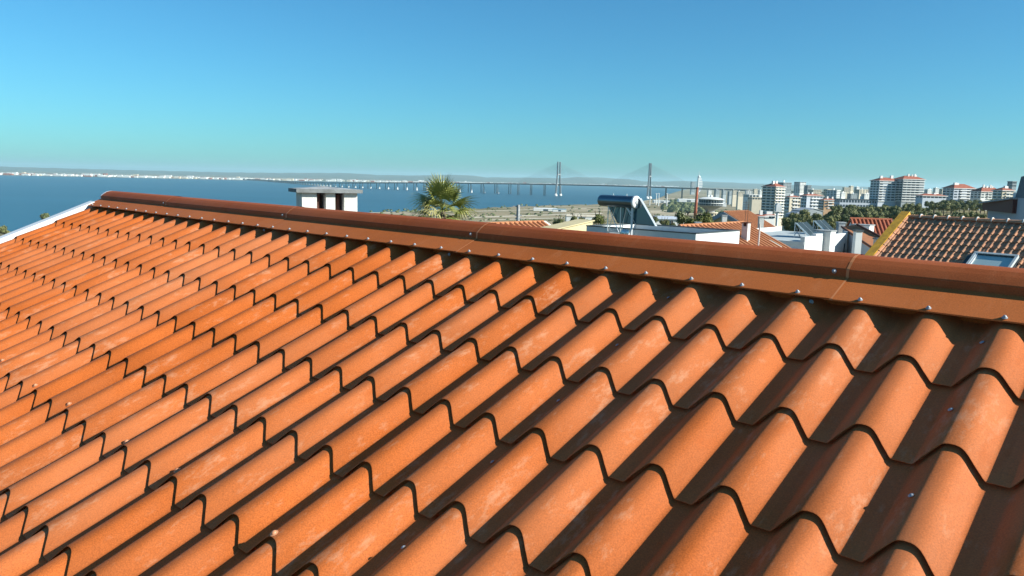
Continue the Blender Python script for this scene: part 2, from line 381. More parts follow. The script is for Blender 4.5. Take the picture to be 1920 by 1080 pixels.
for s in range(len(JO)-1):
    a, b_ = JO[s], JO[s+1]
    e = .12 if s < len(JO)-2 else 0
    fl = strip(a, b_+e, FL, .012).build('ridge_flashing', M['ridge'], house); smooth_by_angle(fl.data, 12)
    cp = strip(a, b_+e, CAPF, .014).build('ridge_cap', M['cap'], house); smooth_by_angle(cp.data, 14)
    for n in range(math.ceil(a), math.floor(b_)+1):
        if -1 <= n <= 41: put_screw(SCREW, SR(n+rnd.gauss(0, .02), .045, .022), Nn, fl)
    if s < len(JO)-2:
        jf = strip(b_+.10, b_+.15, [(.105, -.03), (.105, -.004), (-.03, .056), (-.585, .287)], 0, 1).build('joint_edge', M['joint'], fl); jc = strip(b_+.10, b_+.15, [(a_+(.008 if a_ > -1.1 else -.008), h_+.012) for a_, h_ in CAPF], 0, 1).build('joint_edge', M['joint'], cp)
    put_screw(SCREW, SR(b_-.1, -.592, .37), H, cp)
    put_screw(SCREW, SR(b_-.22, .02, -.115), H, fl)
# closure sheet dropping from the flashing edge, its lower edge cut to the waves
mb = MB(); cl = inset(STEP*1.2*.68+.02)
for n in range(-1, 42):
    for (u0, h0), (u1, h1) in zip(cl, cl[1:]):
        q = [(hl(RP(n+u, SK*(n+u-17)-.22, h-WA)), hl(SR(n+u, -.21, .09))) for u, h in ((u0, h0), (u1, h1))]
        mb.quad(q[0][0], q[1][0], q[1][1], q[0][1])
mb.build('ridge_closure', M['ridge'], house)
# verge trim, far slope, deck and walls
mb = MB(); v0, v1 = -.45, V1+8*LS
mb.hexa([hl(RP(-1.9, v0, -.5)), hl(RP(-1.9, v1, -.5)), hl(RP(-1.45, v1, -.5)), hl(RP(-1.45, v0, -.5)), hl(RP(-1.9, v0, .10)), hl(RP(-1.9, v1, .10)), hl(RP(-1.45, v1, .07)), hl(RP(-1.45, v0, .07))])
mb.build('verge_trim', M['white_trim'], house)
mb = MB(); pts = [SR(-1.9, a, b) for a, b in CAPF]+[SR(-1.9, -2.2, .1), SR(-1.9, 0, .0)]
mb.prism([hl(p) for p in pts], U*P*.12); mb.build('ridge_end_cap', M['white_trim'], house)
A_, B_ = SR(-1.6, -1.62, .26), SR(41.5, -1.62, .26); D_ = (-H*math.cos(AL)-Z3*math.sin(AL))*3.0
mb = MB(); mb.hexa([hl(A_-Z3*.1), hl(B_-Z3*.1), hl(B_+D_-Z3*.1), hl(A_+D_-Z3*.1), hl(A_), hl(B_), hl(B_+D_), hl(A_+D_)]); mb.build('far_slope', M['tile'], house)
mb = MB(); c = [RP(-1.5, V1+8*LS-1.5, -.7), RP(42.3, V1+8*LS-1.5, -.7), RP(42.3, -1.1, -.7), RP(-1.5, -1.1, -.7)]
e1, e2 = A_+D_*.9, B_+D_*.9
mb.prism([hl(Vector((c[0].x, c[0].y, 61))), hl(c[0]), hl(c[3]), hl(e1-Z3*.15), hl(Vector((e1.x, e1.y, 61)))], (c[1]-c[0])); mb.build('wall', M['plaster'], house)
# screws seen on the tiles (pink painted heads on crests, zinc ones in the pans)
def wave_h(u):
    u = (u+.425) % 1-.425; t = interp(prof, u); return (t-1)*WA-.022
def on_tiles(px, py):
    best = None
    for i in range(120):
        h = .0-.25*i/119; p = onplane(px, py, RP(0, 0, h), Nn); n = (p-RO).dot(U)/P; e = abs(wave_h(n)-h)
        if best is None or e < best[0]: best = (e, p)
    return best[1]
for px, py in ((515, 1002), (333, 884), (238, 830), (130, 759), (67, 724), (5, 677)): put_screw(TSCREW, on_tiles(px, py)+Nn*.003, Nn, house)
for px, py in ((1708, 929), (1782, 768), (1841, 642), (923, 866), (756, 1026), (1047, 751), (1157, 647), (1253, 558)): put_screw(SCREW, on_tiles(px, py)+Nn*.0005, Nn-U*.5, house).scale = (.85, .85, .35)

# ------------------------------------------------------------------ neighbours: shared builders
def gable_house(name, label, A, d, length, e, halfw, pitch, zb, roofm, wallm, halfw2=None, ribs=0, cat='house', over=.25):
    """ridge from A along unit d for length; e = horizontal unit of the slope seen; two slopes, walls under them"""
    t = thing(name, label, cat, (A.x, A.y, zb)); base = Vector((A.x, A.y, zb)); hw2 = halfw2 or halfw
    A = A-base; tp = math.tan(pitch); mb = MB()
    for sg, hw in ((1, halfw), (-1, hw2)):
        a0, a1 = A-d*over, A+d*(length+over); off = e*sg*hw - Z3*tp*hw; th = Z3*.10
        mb.hexa([a0+off-th, a1+off-th, a1-th, a0-th, a0+off, a1+off, a1, a0] if sg > 0 else [a0-th, a1-th, a1+off-th, a0+off-th, a0, a1, a1+off, a0+off])
    rf = mb.build('roof', roofm, t)
    if ribs:         # rolls of the clay tiles, running down both slopes, and their courses
        k = max(3, int(length/ribs))
        for i in range(k+1):
            q = A+d*(length*i/k); mb = MB()
            mb.tube([q+Z3*.01, q+e*halfw-Z3*(tp*halfw-.01)], ribs*.30, 6)
            mb.build('tile_roll', roofm, rf)
        mb = MB(); mb.tube([A-d*over+Z3*.0, A+d*(length+over)], .12, 8); mb.build('ridge_tiles', roofm, rf)
    w = .22; pts = [A+e*(halfw-.3)-Z3*(tp*(halfw-.3)+w), A-Z3*w, A-e*(hw2-.3)-Z3*(tp*(hw2-.3)+w), A-e*(hw2-.3)-Z3*A.z, A+e*(halfw-.3)-Z3*A.z]
    mb = MB(); mb.prism(pts, d*length); mb.build('wall', wallm, t)
    return t, base, rf
def block(mb, O, a, b, la, lb, z0, z1):    # box with corner O (x,y used), horizontal unit axes a, b
    q = [Vector((O.x, O.y, 0))+v for v in (Vector(), a*la, a*la+b*lb, b*lb)]
    if a.cross(b).z < 0: q.reverse()
    mb.hexa([v+Z3*z0 for v in q]+[v+Z3*z1 for v in q]); return mb
mU, mH = -U, -H

# ---- chimney just behind the ridge
ch = thing('chimney', 'white plastered chimney with two smoke slots under a grey concrete slab behind the ridge', 'chimney')
c0 = at(566, 362, 11.7); ang = math.radians(27)
a = Vector((math.cos(ang), math.sin(ang), 0)); b_ = Vector((-math.sin(ang), math.cos(ang), 0))
zt = at(574, 361, 11.7).z; zbm = zt-.42; base = Vector((c0.x, c0.y, zt-3.2)); ch.location = base
la, lb = .86, .44
def cb(mb, u0, u1, w0, w1, z0, z1):
    q = [a*u0+b_*w0, a*u1+b_*w0, a*u1+b_*w1, a*u0+b_*w1]; mb.hexa([v+Z3*(z0-base.z) for v in q]+[v+Z3*(z1-base.z) for v in q]); return mb
mb = MB(); cb(mb, 0, la, 0, lb, base.z, zbm); mb.build('shaft', M['plaster_old'], ch)
for u0, u1 in ((0, .225), (.365, .51), (.65, la)):
    mb = MB(); cb(mb, u0, u1, 0, lb, zbm, zt); mb.build('pier', M['plaster_old'], ch)
mb = MB(); cb(mb, .1, .85, lb-.07, lb-.03, zbm, zt); mb.build('flue_back', M['soot'], ch)
mb = MB(); cb(mb, .25, .29, .1, lb-.07, zbm, zt-.03); cb(mb, .56, .60, .1, lb-.07, zbm, zt-.03); mb.build('flue_lining', M['soot'], ch)
mb = MB(); cb(mb, -.10, la+.06, -.10, lb+.10, zt, zt+.055); sl_ = mb.build('cap_slab', M['slab'], ch)
n0 = len(mb.v)
mb = MB(); q = [a*u+b_*w+Z3*(zt+.0555-base.z) for u, w in ((-.06, -.06), (la+.05, -.06), (la+.05, lb+.06), (-.06, lb+.06))]; top = a*(la*.42)+b_*(lb*.5)+Z3*(zt+.095-base.z)
for i in range(4): mb.poly([q[i], q[(i+1) % 4], top])
mb.build('mortar_cap', M['concrete'], sl_)

# ---- fan palm
def fan_mesh(name, m, n=26, droop=.5, spread=150, R=.75, seed=1):
    r = random.Random(seed); mb = MB(); pet = .75
    pts = [Vector((pet*i/5, 0, .10*math.sin(i/5*1.4)-.10*(i/5)**2)) for i in range(6)]
    mb.tube(pts, [.016, .014, .012, .011, .010, .008], 5)
    tip = pts[-1]
    for i in range(n):
        t = -1+2*i/(n-1); an = math.radians(t*spread/2*1.15); L_ = R*(1-.30*abs(t)**2)*r.uniform(.9, 1.08)
        d = Vector((math.cos(an), math.sin(an), .10*math.cos(an))); sd = Vector((-math.sin(an), math.cos(an), 0)); fold = .35*(1 if i % 2 else -1)
        prev = None
        for k in range(6):
            s = k/5; w = .024*(1-.1*s) if s < .5 else .024*.95*(1-(s-.5)/.5)+.0012
            c = tip+d*(L_*s)+Z3*(-droop*L_*max(0, s-.25)**2.0*(.6+.8*abs(t))*r.uniform(.95, 1.05)) + sd*(.015*math.sin(s*5+i)*s)
            x = (sd+Z3*fold*(1-s)).normalized()*w; cur = (c-x, c+x)
            if prev: mb.quad(prev[0], prev[1], cur[1], cur[0])
            prev = cur
    return mb.me(name, m, True)
FANS = [fan_mesh('frond', M['palm'], 22, .30, 200, .80, 1), fan_mesh('frond', M['palm'], 20, .7, 180, .84, 2), fan_mesh('frond', M['palm2'], 20, 1.0, 180, .82, 3), fan_mesh('frond', M['palmdry'], 18, 1.5, 150, .7, 4)]
pc = at(829, 396, 36); palm = thing('palm_tree', 'fan palm with green and yellowing fronds rising behind the roof ridge', 'palm tree', (pc.x, pc.y, gz(pc.x, pc.y)))
hz = pc.z-palm.location.z
mb = MB(); r = random.Random(3); mb.tube([(math.sin(i*.9)*.03, math.cos(i*1.3)*.03, hz*i/9) for i in range(10)], [.26, .2, .17, .16, .16, .15, .16, .18, .2, .12], 10); mb.build('trunk', M['bark'], palm, True)
r = random.Random(11)
for i in range(44):
    q = i/43; el = math.radians(80-122*q**.9+r.uniform(-10, 10)); az = i*2.39996+r.uniform(-.25, .25)
    me = FANS[0 if q < .33 else r.choice((0, 1, 2)) if q < .55 else r.choice((1, 2, 2)) if q < .88 else r.choice((2, 3, 3))]
    o = link('frond', me, palm); o.location = (0, 0, hz+.14*(1-2*q)); o.rotation_euler = (r.uniform(-.5, .5), -el, az); sc = r.uniform(1.0, 1.28); o.scale = (sc, sc, sc)

# ---- white flat-roofed house with the solar water heater
Bc = at(1305, 437, 29.4); zt = Bc.z; fa = mU; fb = mH          # long shaded face runs back along -U, lit face along -H
lenA = (at(1086, 424, 32.5)-Bc).length; lenB = 3.7; gzb = 61.0
fh = thing('flat_roofed_house', 'white flat-roofed house with dark coping and solar water heater on top', 'house', (Bc.x, Bc.y, gzb)); O0 = Vector((0, 0, 0))
top = zt-gzb
mb = MB(); block(mb, O0, fa, fb, lenA, lenB, 0, top-.34); mb.build('wall', M['plaster'], fh)
for (o, x, y, l1, l2) in ((O0, fa, fb, lenA, .16), (fb*(lenB-.16), fa, fb, lenA, .16), (fb*.16, fa, fb, .16, lenB-.32), (fa*(lenA-.16)+fb*.16, fa, fb, .16, lenB-.32)):
    mb = MB(); block(mb, o, x, y, l1, l2, top-.34, top-.04); pp = mb.build('parapet', M['plaster'], fh)
    mb = MB(); block(mb, o-(x+y)*.02, x, y, l1+.04, l2+.04, top-.04, top); mb.build('coping', M['dark'], pp)
mb = MB(); block(mb, fa*.16+fb*.16, fa, fb, lenA-.32, lenB-.32, top-.339, top-.30); mb.build('roof_deck', M['deck'], fh)
v = at(1175, 440, 31.0); vp = thing('vent_pipe', 'small curved metal vent cowl against the white parapet', 'vent pipe', (v.x, v.y, v.z-.9))
mb = MB(); mb.tube([(0, 0, 0), (0, 0, .75)], .11, 12); mb.build('pipe', M['alu'], vp, True)
mb = MB(); mb.tube([(0, 0, .74), (0, 0, .86), (-.05, -.05, .97), (-.16, -.12, .99)], [.13, .16, .17, .16], 12); mb.build('cowl', M['alu'], vp, True)
mb = MB(); mb.lathe([(.165, .70), (.165, .745), (.12, .75)], 14); mb.build('collar', M['alu'], vp, True)

# solar heater: tank axis along the parapet, collector leaning the other way
q0 = at(1197, 426, 30.9); zr = zt-.30
sh = thing('solar_water_heater', 'solar water heater with steel tank and dark collector on white frame above flat roof', 'solar heater', (q0.x, q0.y, zr))
tx = (at(1120, 378, 32.2)-at(1190, 378, 30.6)); tx.z = 0; tx.normalize(); ty = Vector((-tx.y, tx.x, 0))
if ty.y < 0: ty = -ty
th0 = at(1192, 379, 30.9)-Vector(sh.location); tl = 1.95; tr = .245
def cyl(mb, p, ax, l, rads, seg=28):
    mb.tube([p+ax*s for s, _ in rads], [rr for _, rr in rads], seg); return mb
mb = MB(); cyl(mb, th0, tx, tl, [(0, tr), (tl-.08, tr), (tl-.02, tr*.93), (tl, tr*.78)]); tk = mb.build('tank', M['tank'], sh); smooth_by_angle(tk.data, 40)
mb = MB(); cyl(mb, th0-tx*.075, tx, 0, [(0, tr*.55), (.012, tr*.9), (.03, tr*1.02), (.11, tr*1.03), (.111, tr)]); e_ = mb.build('end_cap', M['white_trim'], tk); smooth_by_angle(e_.data, 40)
mb = MB(); cyl(mb, th0-tx*.11+Z3*.0, tx, 0, [(0, .09), (.04, .1)], 14); mb.build('heater_cover', M['alu'], tk)
mb = MB()
for s in (.5, 1.25): mb.tube([th0+tx*s+Z3*(tr-.01), th0+tx*s+Z3*(tr+.07)], .018, 8)
mb.build('valve', M['alu'], tk)
# collectors: from below the tank's far side down to the roof on the right
pr = at(1231, 424, 30.2)-Vector(sh.location); pt = at(1200, 372, 30.9)-Vector(sh.location)+ty*.05
up_ = (pt-pr); nrm = up_.cross(tx).normalized()
if nrm.z < 0: nrm = -nrm
for s0 in (0, 1.02):
    o_ = pr+tx*(s0*1.0); mb = MB(); w_ = tx*.99; n_ = nrm*.09
    mb.hexa([o_, o_+w_, o_+w_+up_, o_+up_, o_+n_, o_+w_+n_, o_+w_+up_+n_, o_+up_+n_]); pn = mb.build('collector', M['collector'], sh)
    mb = MB(); mb.hexa([o_-tx*.035-n_*.1, o_-n_*.1, o_+up_*1.01-n_*.1, o_-tx*.035+up_*1.01-n_*.1, o_-tx*.035+n_*1.2, o_+n_*1.2, o_+up_*1.01+n_*1.2, o_-tx*.035+up_*1.01+n_*1.2]); mb.build('collector_edge', M['alu'], pn)
    mb = MB(); mb.hexa([o_+n_*1.02+w_*.04+up_*.03, o_+n_*1.02+w_*.96+up_*.03, o_+n_*1.02+w_*.96+up_*.97, o_+n_*1.02+w_*.04+up_*.97]+[o_+n_*1.08+w_*x_+up_*y_ for x_, y_ in ((.04, .03), (.96, .03), (.96, .97), (.04, .97))]); mb.build('glass_cover', M['glass'], pn)
def leg(p0, p1, rr=.022, m='alu'):
    mb = MB(); mb.tube([p0, p1], rr, 6); mb.build('leg' if abs((p1-p0).normalized().z) > .9 else 'brace', M[m], sh)
lo = lambda p, dz=0: Vector((p.x, p.y, dz))
f0, f1 = th0+tx*.12-ty*.05, th0+tx*1.45-ty*.05
leg(lo(f0), f0+Z3*-.05, .05, 'white_trim'); leg(lo(f0+tx*.62), f0+tx*.62-Z3*tr*.9, .028); leg(lo(f1), f1-Z3*tr*.9, .022)
leg(lo(f0+tx*.60), f0+tx*.30-Z3*tr*.8, .02); leg(lo(f1), f0+tx*.9-Z3*tr*.8, .016); leg(lo(f0+tx*.62), f1-Z3*tr*.9, .016); leg(f0+tx*.05-Z3*.45, f0+tx*.42-Z3*tr*.7, .03, 'white_trim')
leg(lo(pr+tx*.0+up_*.0), lo(f0), .02); leg(lo(pr+tx*1.9), lo(f1), .02); leg(lo(f0, .03), lo(f1, .03), .018)
mb = MB()
for px in (1152, 1240): 
    p = at(px, 425, 30.8)-Vector(sh.location); mb.box(p.x-.2, p.x+.2, p.y-.12, p.y+.12, 0, .16)
mb.build('ballast', M['concrete'], sh)

# ---- orange roofs behind the flat-roofed house
Af = at(1392, 418, 45); An = Af+H*7.0
t, base, rf = gable_house('orange_roofed_house', 'house with broad orange clay roof, tall chimney and pipe beside white flat roof', An, mH, 7.0, U, 4.6, math.radians(24.7), 58, M['orange_roof'], M['plaster'], halfw2=3.2, ribs=.42)
mb = MB(); mb.tube([An+Z3*.03-base, Af+Z3*.03-base], .08, 8); mb.build('ridge_tiles', M['plaster_old'], rf)
def roof_point(px, py, A, pitch, e=U): return onplane(px, py, A, (e*math.sin(pitch)+Z3*math.cos(pitch)))
pb = roof_point(1400, 455, An, math.radians(24.7)); ztop = at(1396, 417, (pb.y)).z
cc = thing('rooftop_chimney', 'narrow rendered chimney with dark smoke opening on the broad orange roof', 'chimney', (pb.x, pb.y, pb.z-.3))
hh = ztop-pb.z+.3
mb = MB(); block(mb, Vector((0, 0, 0)), mU, mH, .34, .34, 0, hh-.22); mb.build('shaft', M['plaster_old'], cc)
for o_ in (Vector(), mU*.27): mb = MB(); block(mb, o_, mU, mH, .07, .34, hh-.22, hh-.05); mb.build('pier', M['plaster_old'], cc)
mb = MB(); block(mb, mU*.08+mH*.06, mU, mH, .18, .22, hh-.22, hh-.05); mb.build('flue', M['soot'], cc)
mb = MB(); block(mb, U*.03+H*.03, mU, mH, .40, .40, hh-.05, hh); mb.build('cap_slab', M['soot'], cc)
an = thing('aerial', 'thin television aerial mast above the chimney on the broad orange roof', 'aerial', (pb.x-.12, pb.y+.15, ztop-.1)); ha = at(1393, 376, pb.y).z-ztop+.1
for dx, hk in ((0, 1), (.13, .85)): mb = MB(); mb.tube([(dx, 0, 0), (dx, 0, ha*hk)], .013, 5); mb.build('mast', M['bark'], an)
for k in range(4): mb = MB(); mb.tube([(-.16, 0, ha*(.62+.1*k)), (.2, .05, ha*(.62+.1*k))], .008, 4); mb.build('rod', M['bark'], an)
pb = roof_point(1421, 466, An, math.radians(24.7)); ztop = at(1423, 419, pb.y).z
pp = thing('standpipe', 'thin white pipe standing on the broad orange roof beside its chimney', 'pipe', (pb.x, pb.y, pb.z-.2))
mb = MB(); mb.tube([(0, 0, 0), (.03, 0, ztop-pb.z+.2)], .045, 8); mb.build('pipe', M['plaster_old'], pp); mb = MB(); mb.lathe([(.09, .19), (.09, .23), (.05, .26)], 10); mb.build('collar', M['alu'], pp)
for i, (x0, y0, x1, y1) in enumerate(((1441, 452, 1462, 465), (1433, 464, 1444, 471))):
    p0, p1 = roof_point(x0, y0, An, math.radians(24.7)), roof_point(x1, y1, An, math.radians(24.7)); dd = p1-p0; w_ = mH*.28; n_ = (U*math.sin(.431)+Z3*math.cos(.431))*.07
    sk_ = thing('roof_window', ['long narrow grey roof window near the lower edge of broad orange roof', 'short grey roof window lowest on the broad orange roof'][i], 'roof window', p0)
    mb = MB(); mb.hexa([Vector(), dd, dd+w_, w_, n_, dd+n_, dd+w_+n_, w_+n_]); mb.build('frame', M['frame'], sk_)
    mb = MB(); k = [dd*.06+w_*.15, dd*.94+w_*.15, dd*.94+w_*.85, dd*.06+w_*.85]; mb.hexa([q+n_*1.02 for q in k]+[q+n_*1.15 for q in k]); mb.build('pane', M['skyglass'], sk_)
# farther gabled house
A2 = at(1358, 397, 104); A2f = A2+mH*6.5
t, base, rf = gable_house('gabled_house', 'gabled house with grey verge and orange roof behind the chimney roof', A2, mH, 7.0, U, 4.6, math.radians(27), 52, M['orange_roof'], M['cream'], halfw2=5.2, ribs=.6)
mb = MB()
for sg, hw in ((1, 4.6), (-1, 5.2)):
    a0 = A2+H*.32-base; off = U*sg*hw-Z3*math.tan(math.radians(27))*hw
    mb.hexa([a0+off-Z3*.55, a0-Z3*.55, a0+mH*.1-Z3*.55, a0+off+mH*.1-Z3*.55, a0+off+Z3*.03, a0+Z3*.03, a0+mH*.1+Z3*.03, a0+off+mH*.1+Z3*.03] if sg > 0 else [a0-Z3*.55, a0+off-Z3*.55, a0+off+mH*.1-Z3*.55, a0+mH*.1-Z3*.55, a0+Z3*.03, a0+off+Z3*.03, a0+off+mH*.1+Z3*.03, a0+mH*.1+Z3*.03])
mb.build('verge_board', M['grey_wall'], rf)
for px, py0, py1, Yd, lab in ((1357, 403, 421, 98, 'slim white chimney post in front of the grey gable'), (1308, 416, 428, 70, 'short white chimney beside the dark pine at left of gable'), (1426, 406, 426, 100, 'white chimney at the right end of the gabled orange roof')):
    p = at(px, py1, Yd); h_ = at(px, py0, Yd).z-p.z
    c_ = thing('rooftop_chimney', lab, 'chimney', (p.x, p.y, p.z-1.5)); w = .30 if Yd > 90 else .24
    mb = MB(); mb.box(-w, w, -w, w, 0, h_+1.38); mb.build('shaft', M['plaster_old'], c_); mb = MB(); mb.box(-w-.06, w+.06, -w-.06, w+.06, h_+1.381, h_+1.5); mb.build('cap_slab', M['concrete'], c_)
# house at the left of the white parapet
Af = at(1014, 416, 54); An3 = Af+H*6.6
t, base, rf = gable_house('low_orange_house', 'low house showing a strip of orange roof beside the palm', An3, mH, 6.6, U, 3.6, math.radians(25), 58, M['orange_roof'], M['plaster'], ribs=.45)
mb = MB(); mb.tube([An3+Z3*.03-base, Af+Z3*.03-base], .09, 8); mb.build('ridge_tiles', M['orange_roof'], rf)
mb = MB(); a0 = Af+mH*.27-base; off = U*3.6-Z3*math.tan(math.radians(25))*3.6; mb.hexa([a0-Z3*.15, a0+off-Z3*.15, a0+off+mH*.25-Z3*.15, a0+mH*.25-Z3*.15, a0+Z3*.06, a0+off+Z3*.06, a0+off+mH*.25+Z3*.06, a0+mH*.25+Z3*.06]); mb.build('verge_trim', M['plaster_old'], rf)
p = roof_point(1023, 432, An3, math.radians(25)); sk_ = thing('roof_window', 'small grey roof window on the strip of orange roof beside palm', 'roof window', p); mb = MB(); dd = (U-Z3*math.tan(math.radians(25)))*.9; w_ = mH*.7
mb.hexa([Vector(), dd, dd+w_, w_, Z3*.1, dd+Z3*.1, dd+w_+Z3*.1, w_+Z3*.1]); mb.build('frame', M['frame'], sk_)
pA = at(1040, 421, 48); cream = thing('cream_house', 'cream-walled house between strip of orange roof and white parapet', 'house', (pA.x, pA.y, 58))
mb = MB(); zc = pA.z-58; mb.hexa([Vector((0, 0, 0)), mH*4, mH*4+mU*1.2, mU*1.2, Vector((0, 0, zc-.35)), mH*4+Z3*(zc+.1), mH*4+mU*1.2+Z3*(zc+.1), mU*1.2+Z3*(zc-.35)]); mb.build('wall', M['cream'], cream)
mb = MB(); mb.hexa([U*.1+H*.1+Z3*(zc-.345), U*.1+mH*4.1+Z3*(zc+.12), mU*1.3+mH*4.1+Z3*(zc+.12), mU*1.3+H*.1+Z3*(zc-.345), U*.1+H*.1+Z3*(zc-.28), U*.1+mH*4.1+Z3*(zc+.19), mU*1.3+mH*4.1+Z3*(zc+.19), mU*1.3+H*.1+Z3*(zc-.28)]); mb.build('coping', M['cream'], cream)
mb = MB(); mb.hexa([mH*2.2+U*.02+Z3*(zc-1.6), mH*2.55+U*.02+Z3*(zc-1.6), mH*2.55+U*.12+Z3*(zc-1.6), mH*2.2+U*.12+Z3*(zc-1.6), mH*.9+U*.02+Z3*(zc-.5), mH*1.25+U*.02+Z3*(zc-.5), mH*1.25+U*.12+Z3*(zc-.5), mH*.9+U*.12+Z3*(zc-.5)]); mb.build('stair_string', M['soot'], cream)
# utility pole
p = at(971, 418, 70); up = thing('utility_pole', 'grey concrete utility pole with crossarms beyond the orange roof strip', 'utility pole', (p.x, p.y, gz(p.x, p.y)))
zt_ = at(971, 384, 70).z-up.location.z
mb = MB(); mb.tube([(0, 0, 0), (0, 0, zt_)], [.22, .15], 8); mb.build('post', M['concrete'], up)
for dz, l in ((.15, .5), (.95, .35), (1.25, .28)): mb = MB(); mb.box(-l, l, -.05, .05, zt_-dz-.05, zt_-dz+.05); mb.build('crossarm', M['concrete'], up)

# ------------------------------------------------------------------ white terraced house with solar panels
Ec = at(1507, 453, 50); EL = .28*50; ez = Ec.z; eb = 58.0
E_ = thing('white_terraced_house', 'white modern house with stepped wall, pillars and glass balcony', 'house', (Ec.x, Ec.y, eb)); hE = ez-eb
mb = MB(); block(mb, Vector(), mH, mU, EL, 7.5, 0, hE-.25); mb.build('wall', M['plaster'], E_)
mb = MB(); block(mb, mU*7.5+U*.01, mH, mU, EL, .2, hE-.25, hE+.12); block(mb, H*.02, mH, mU, .25, 7.5, hE-.25, hE-.02); mb.build('parapet', M['plaster'], E_)
mb = MB(); block(mb, mH*.3+mU*.05, mH, mU, EL-.6, 7.3, hE-.249, hE-.2); mb.build('roof_deck', M['deck'], E_)
mb = MB(); block(mb, H*.06+mU*.3, mH, mU, .05, 6.8, 0, hE-.5); mb.build('wall_shade_sheet', M['grey_wall'], E_)  # thin grey sheet over the white wall, its shade put into the colour
for d0, w, hh, dep in ((3.3, 1.0, .55, .5), (10.6, 1.1, .75, .7)):      # the two tall pillars
    mb = MB(); block(mb, mH*d0+U*dep, mH, mU, w, dep+.6, 0, hE+hh); pl = mb.build('pillar', M['plaster'], E_)
    mb = MB(); block(mb, mH*(d0-.06)+U*(dep+.06), mH, mU, w+.12, dep+.72, hE+hh, hE+hh+.08); mb.build('coping', M['concrete'], pl)
for d0, d1, hh in ((.0, 1.9, .30), (1.9, 3.3, .42), (4.3, 7.6, .28), (7.9, 10.6, .40)):
    mb = MB(); block(mb, mH*(d0+.02)+U*.06, mH, mU, d1-d0-.04, .3, hE-1.0, hE+hh); mb.build('parapet_panel', M['plaster'], E_)
for d0, w, z0, z1 in ((.5, .9, -2.6, -1.15), (2.5, .22, -2.6, -1.2), (5.3, .22, -2.7, -1.0), (7.3, .35, -3.0, -.4), (1.7, .35, -3, -1.0), (8.6, .8, -3.2, -1.2)):
    mb = MB(); block(mb, mH*d0+U*.05, mH, mU, w, .06, hE+z0, hE+z1); wd = mb.build('window', M['frame'], E_)
    mb = MB(); block(mb, mH*(d0+.06)+U*.07, mH, mU, w-.12, .06, hE+z0+.06, hE+z1-.06); mb.build('pane', M['window'], wd)
mb = MB(); block(mb, mH*11.7+U*.2, mH, mU, 2.6, 2.0, 0, hE-2.6); mb.build('balcony', M['plaster'], E_)
for i in range(3): mb = MB(); block(mb, mH*(11.75+.85*i)+U*.15, mH, mU, .8, .03, hE-2.6, hE-1.45); mb.build('balustrade_pane', M['skyglass'], E_)
mb = MB(); block(mb, mH*4.4+U*.5, mH, mU, 5.5, .4, 0, hE-2.9); mb.build('garden_wall', M['plaster'], E_)
for i, (px, py, lab) in enumerate(((1499, 446, 'nearer of two tilted solar collectors on the white modern house roof'), (1533, 440, 'farther of two tilted solar collectors on the white modern house roof'))):
    p = onplane(px, py, Vector((0, 0, ez-.2)), Z3); sp = thing('solar_collector', lab, 'solar collector', (p.x, p.y, ez-.2), group=None)
    x_ = U.copy(); y_ = mH.copy(); lo_ = x_*.95+Z3*.12; hi_ = x_*-.75+Z3*.12
    for k in (0, 1):
        o_ = mU*0+y_*(.0+k*1.05); c_ = [o_+x_*.75+Z3*.10, o_+y_*1.0+x_*.75+Z3*.10, o_+y_*1.0-x_*.35+Z3*1.05, o_-x_*.35+Z3*1.05]; nn = (c_[1]-c_[0]).cross(c_[3]-c_[0]).normalized()*.08
        mb = MB(); mb.hexa([q for q in c_]+[q+nn for q in c_]); pn = mb.build('collector', M['collector'], sp)
        mb = MB(); mb.hexa([q-nn*.2 for q in (c_[0]-y_*.03, c_[0], c_[3], c_[3]-y_*.03)]+[q+nn*1.1 for q in (c_[0]-y_*.03, c_[0], c_[3], c_[3]-y_*.03)]); mb.build('collector_edge', M['alu'], pn)
    for k in (0, 1.0, 2.05):
        q = y_*k; mb = MB(); mb.tube([q-x_*.40, q-x_*.40+Z3*1.12], .03, 6); mb.build('leg', M['alu'], sp)
    mb = MB(); mb.tube([-x_*.42+Z3*.05, y_*1.0-x_*.42+Z3*.95], .02, 6); mb.tube([y_*1.0-x_*.42+Z3*.05, -x_*.42+Z3*.95], .02, 6); mb.build('brace', M['alu'], sp)

# ------------------------------------------------------------------ red and orange roofed house right of it
Fd = Vector((.985, -.17, 0)).normalized(); Fe = Vector((-.17, -.985, 0)).normalized()
FA = at(1596, 410, 64)
t, base, rf = gable_house('red_ribbed_roof_house', 'house with ribbed red tile roof and white gable left of yellow verge', FA, Fd, (at(1673, 411.5, 63)-FA).length, Fe, 3.4, math.radians(33), 56, M['red_roof'], M['plaster'], ribs=.30, over=.1)
G0 = at(1606, 421.5, 57); gd = (at(1662, 449, 52)-G0); 
gx = Vector((gd.x, gd.y, 0)); GZ = thing('orange_lean_to_house', 'orange pitched roof with dark edge in front of ribbed red roof', 'house', (G0.x, G0.y, 56)); bz = Vector((G0.x, G0.y, 56))
c_ = [at(1578, 425, 58)-bz, at(1607, 421, 57)-bz, at(1664, 451, 52.5)-bz, at(1644, 470, 50.5)-bz, at(1612, 449, 53)-bz]
mb = MB(); mb.prism([c_[0], c_[4], c_[3], c_[2], c_[1]], Z3*-.12); mb.build('roof', M['orange_roof'], GZ)
mb = MB(); mb.tube([c_[1], c_[2]], .09, 6); mb.tube([c_[0], c_[4], c_[3]], .07, 6); mb.build('roof_edge', M['soot'], GZ)
cen = sum((q for q in c_), Vector())/5; w_ = [cen+(q-cen)*.94-Z3*.13 for q in (c_[0], c_[4], c_[3], c_[2], c_[1])]
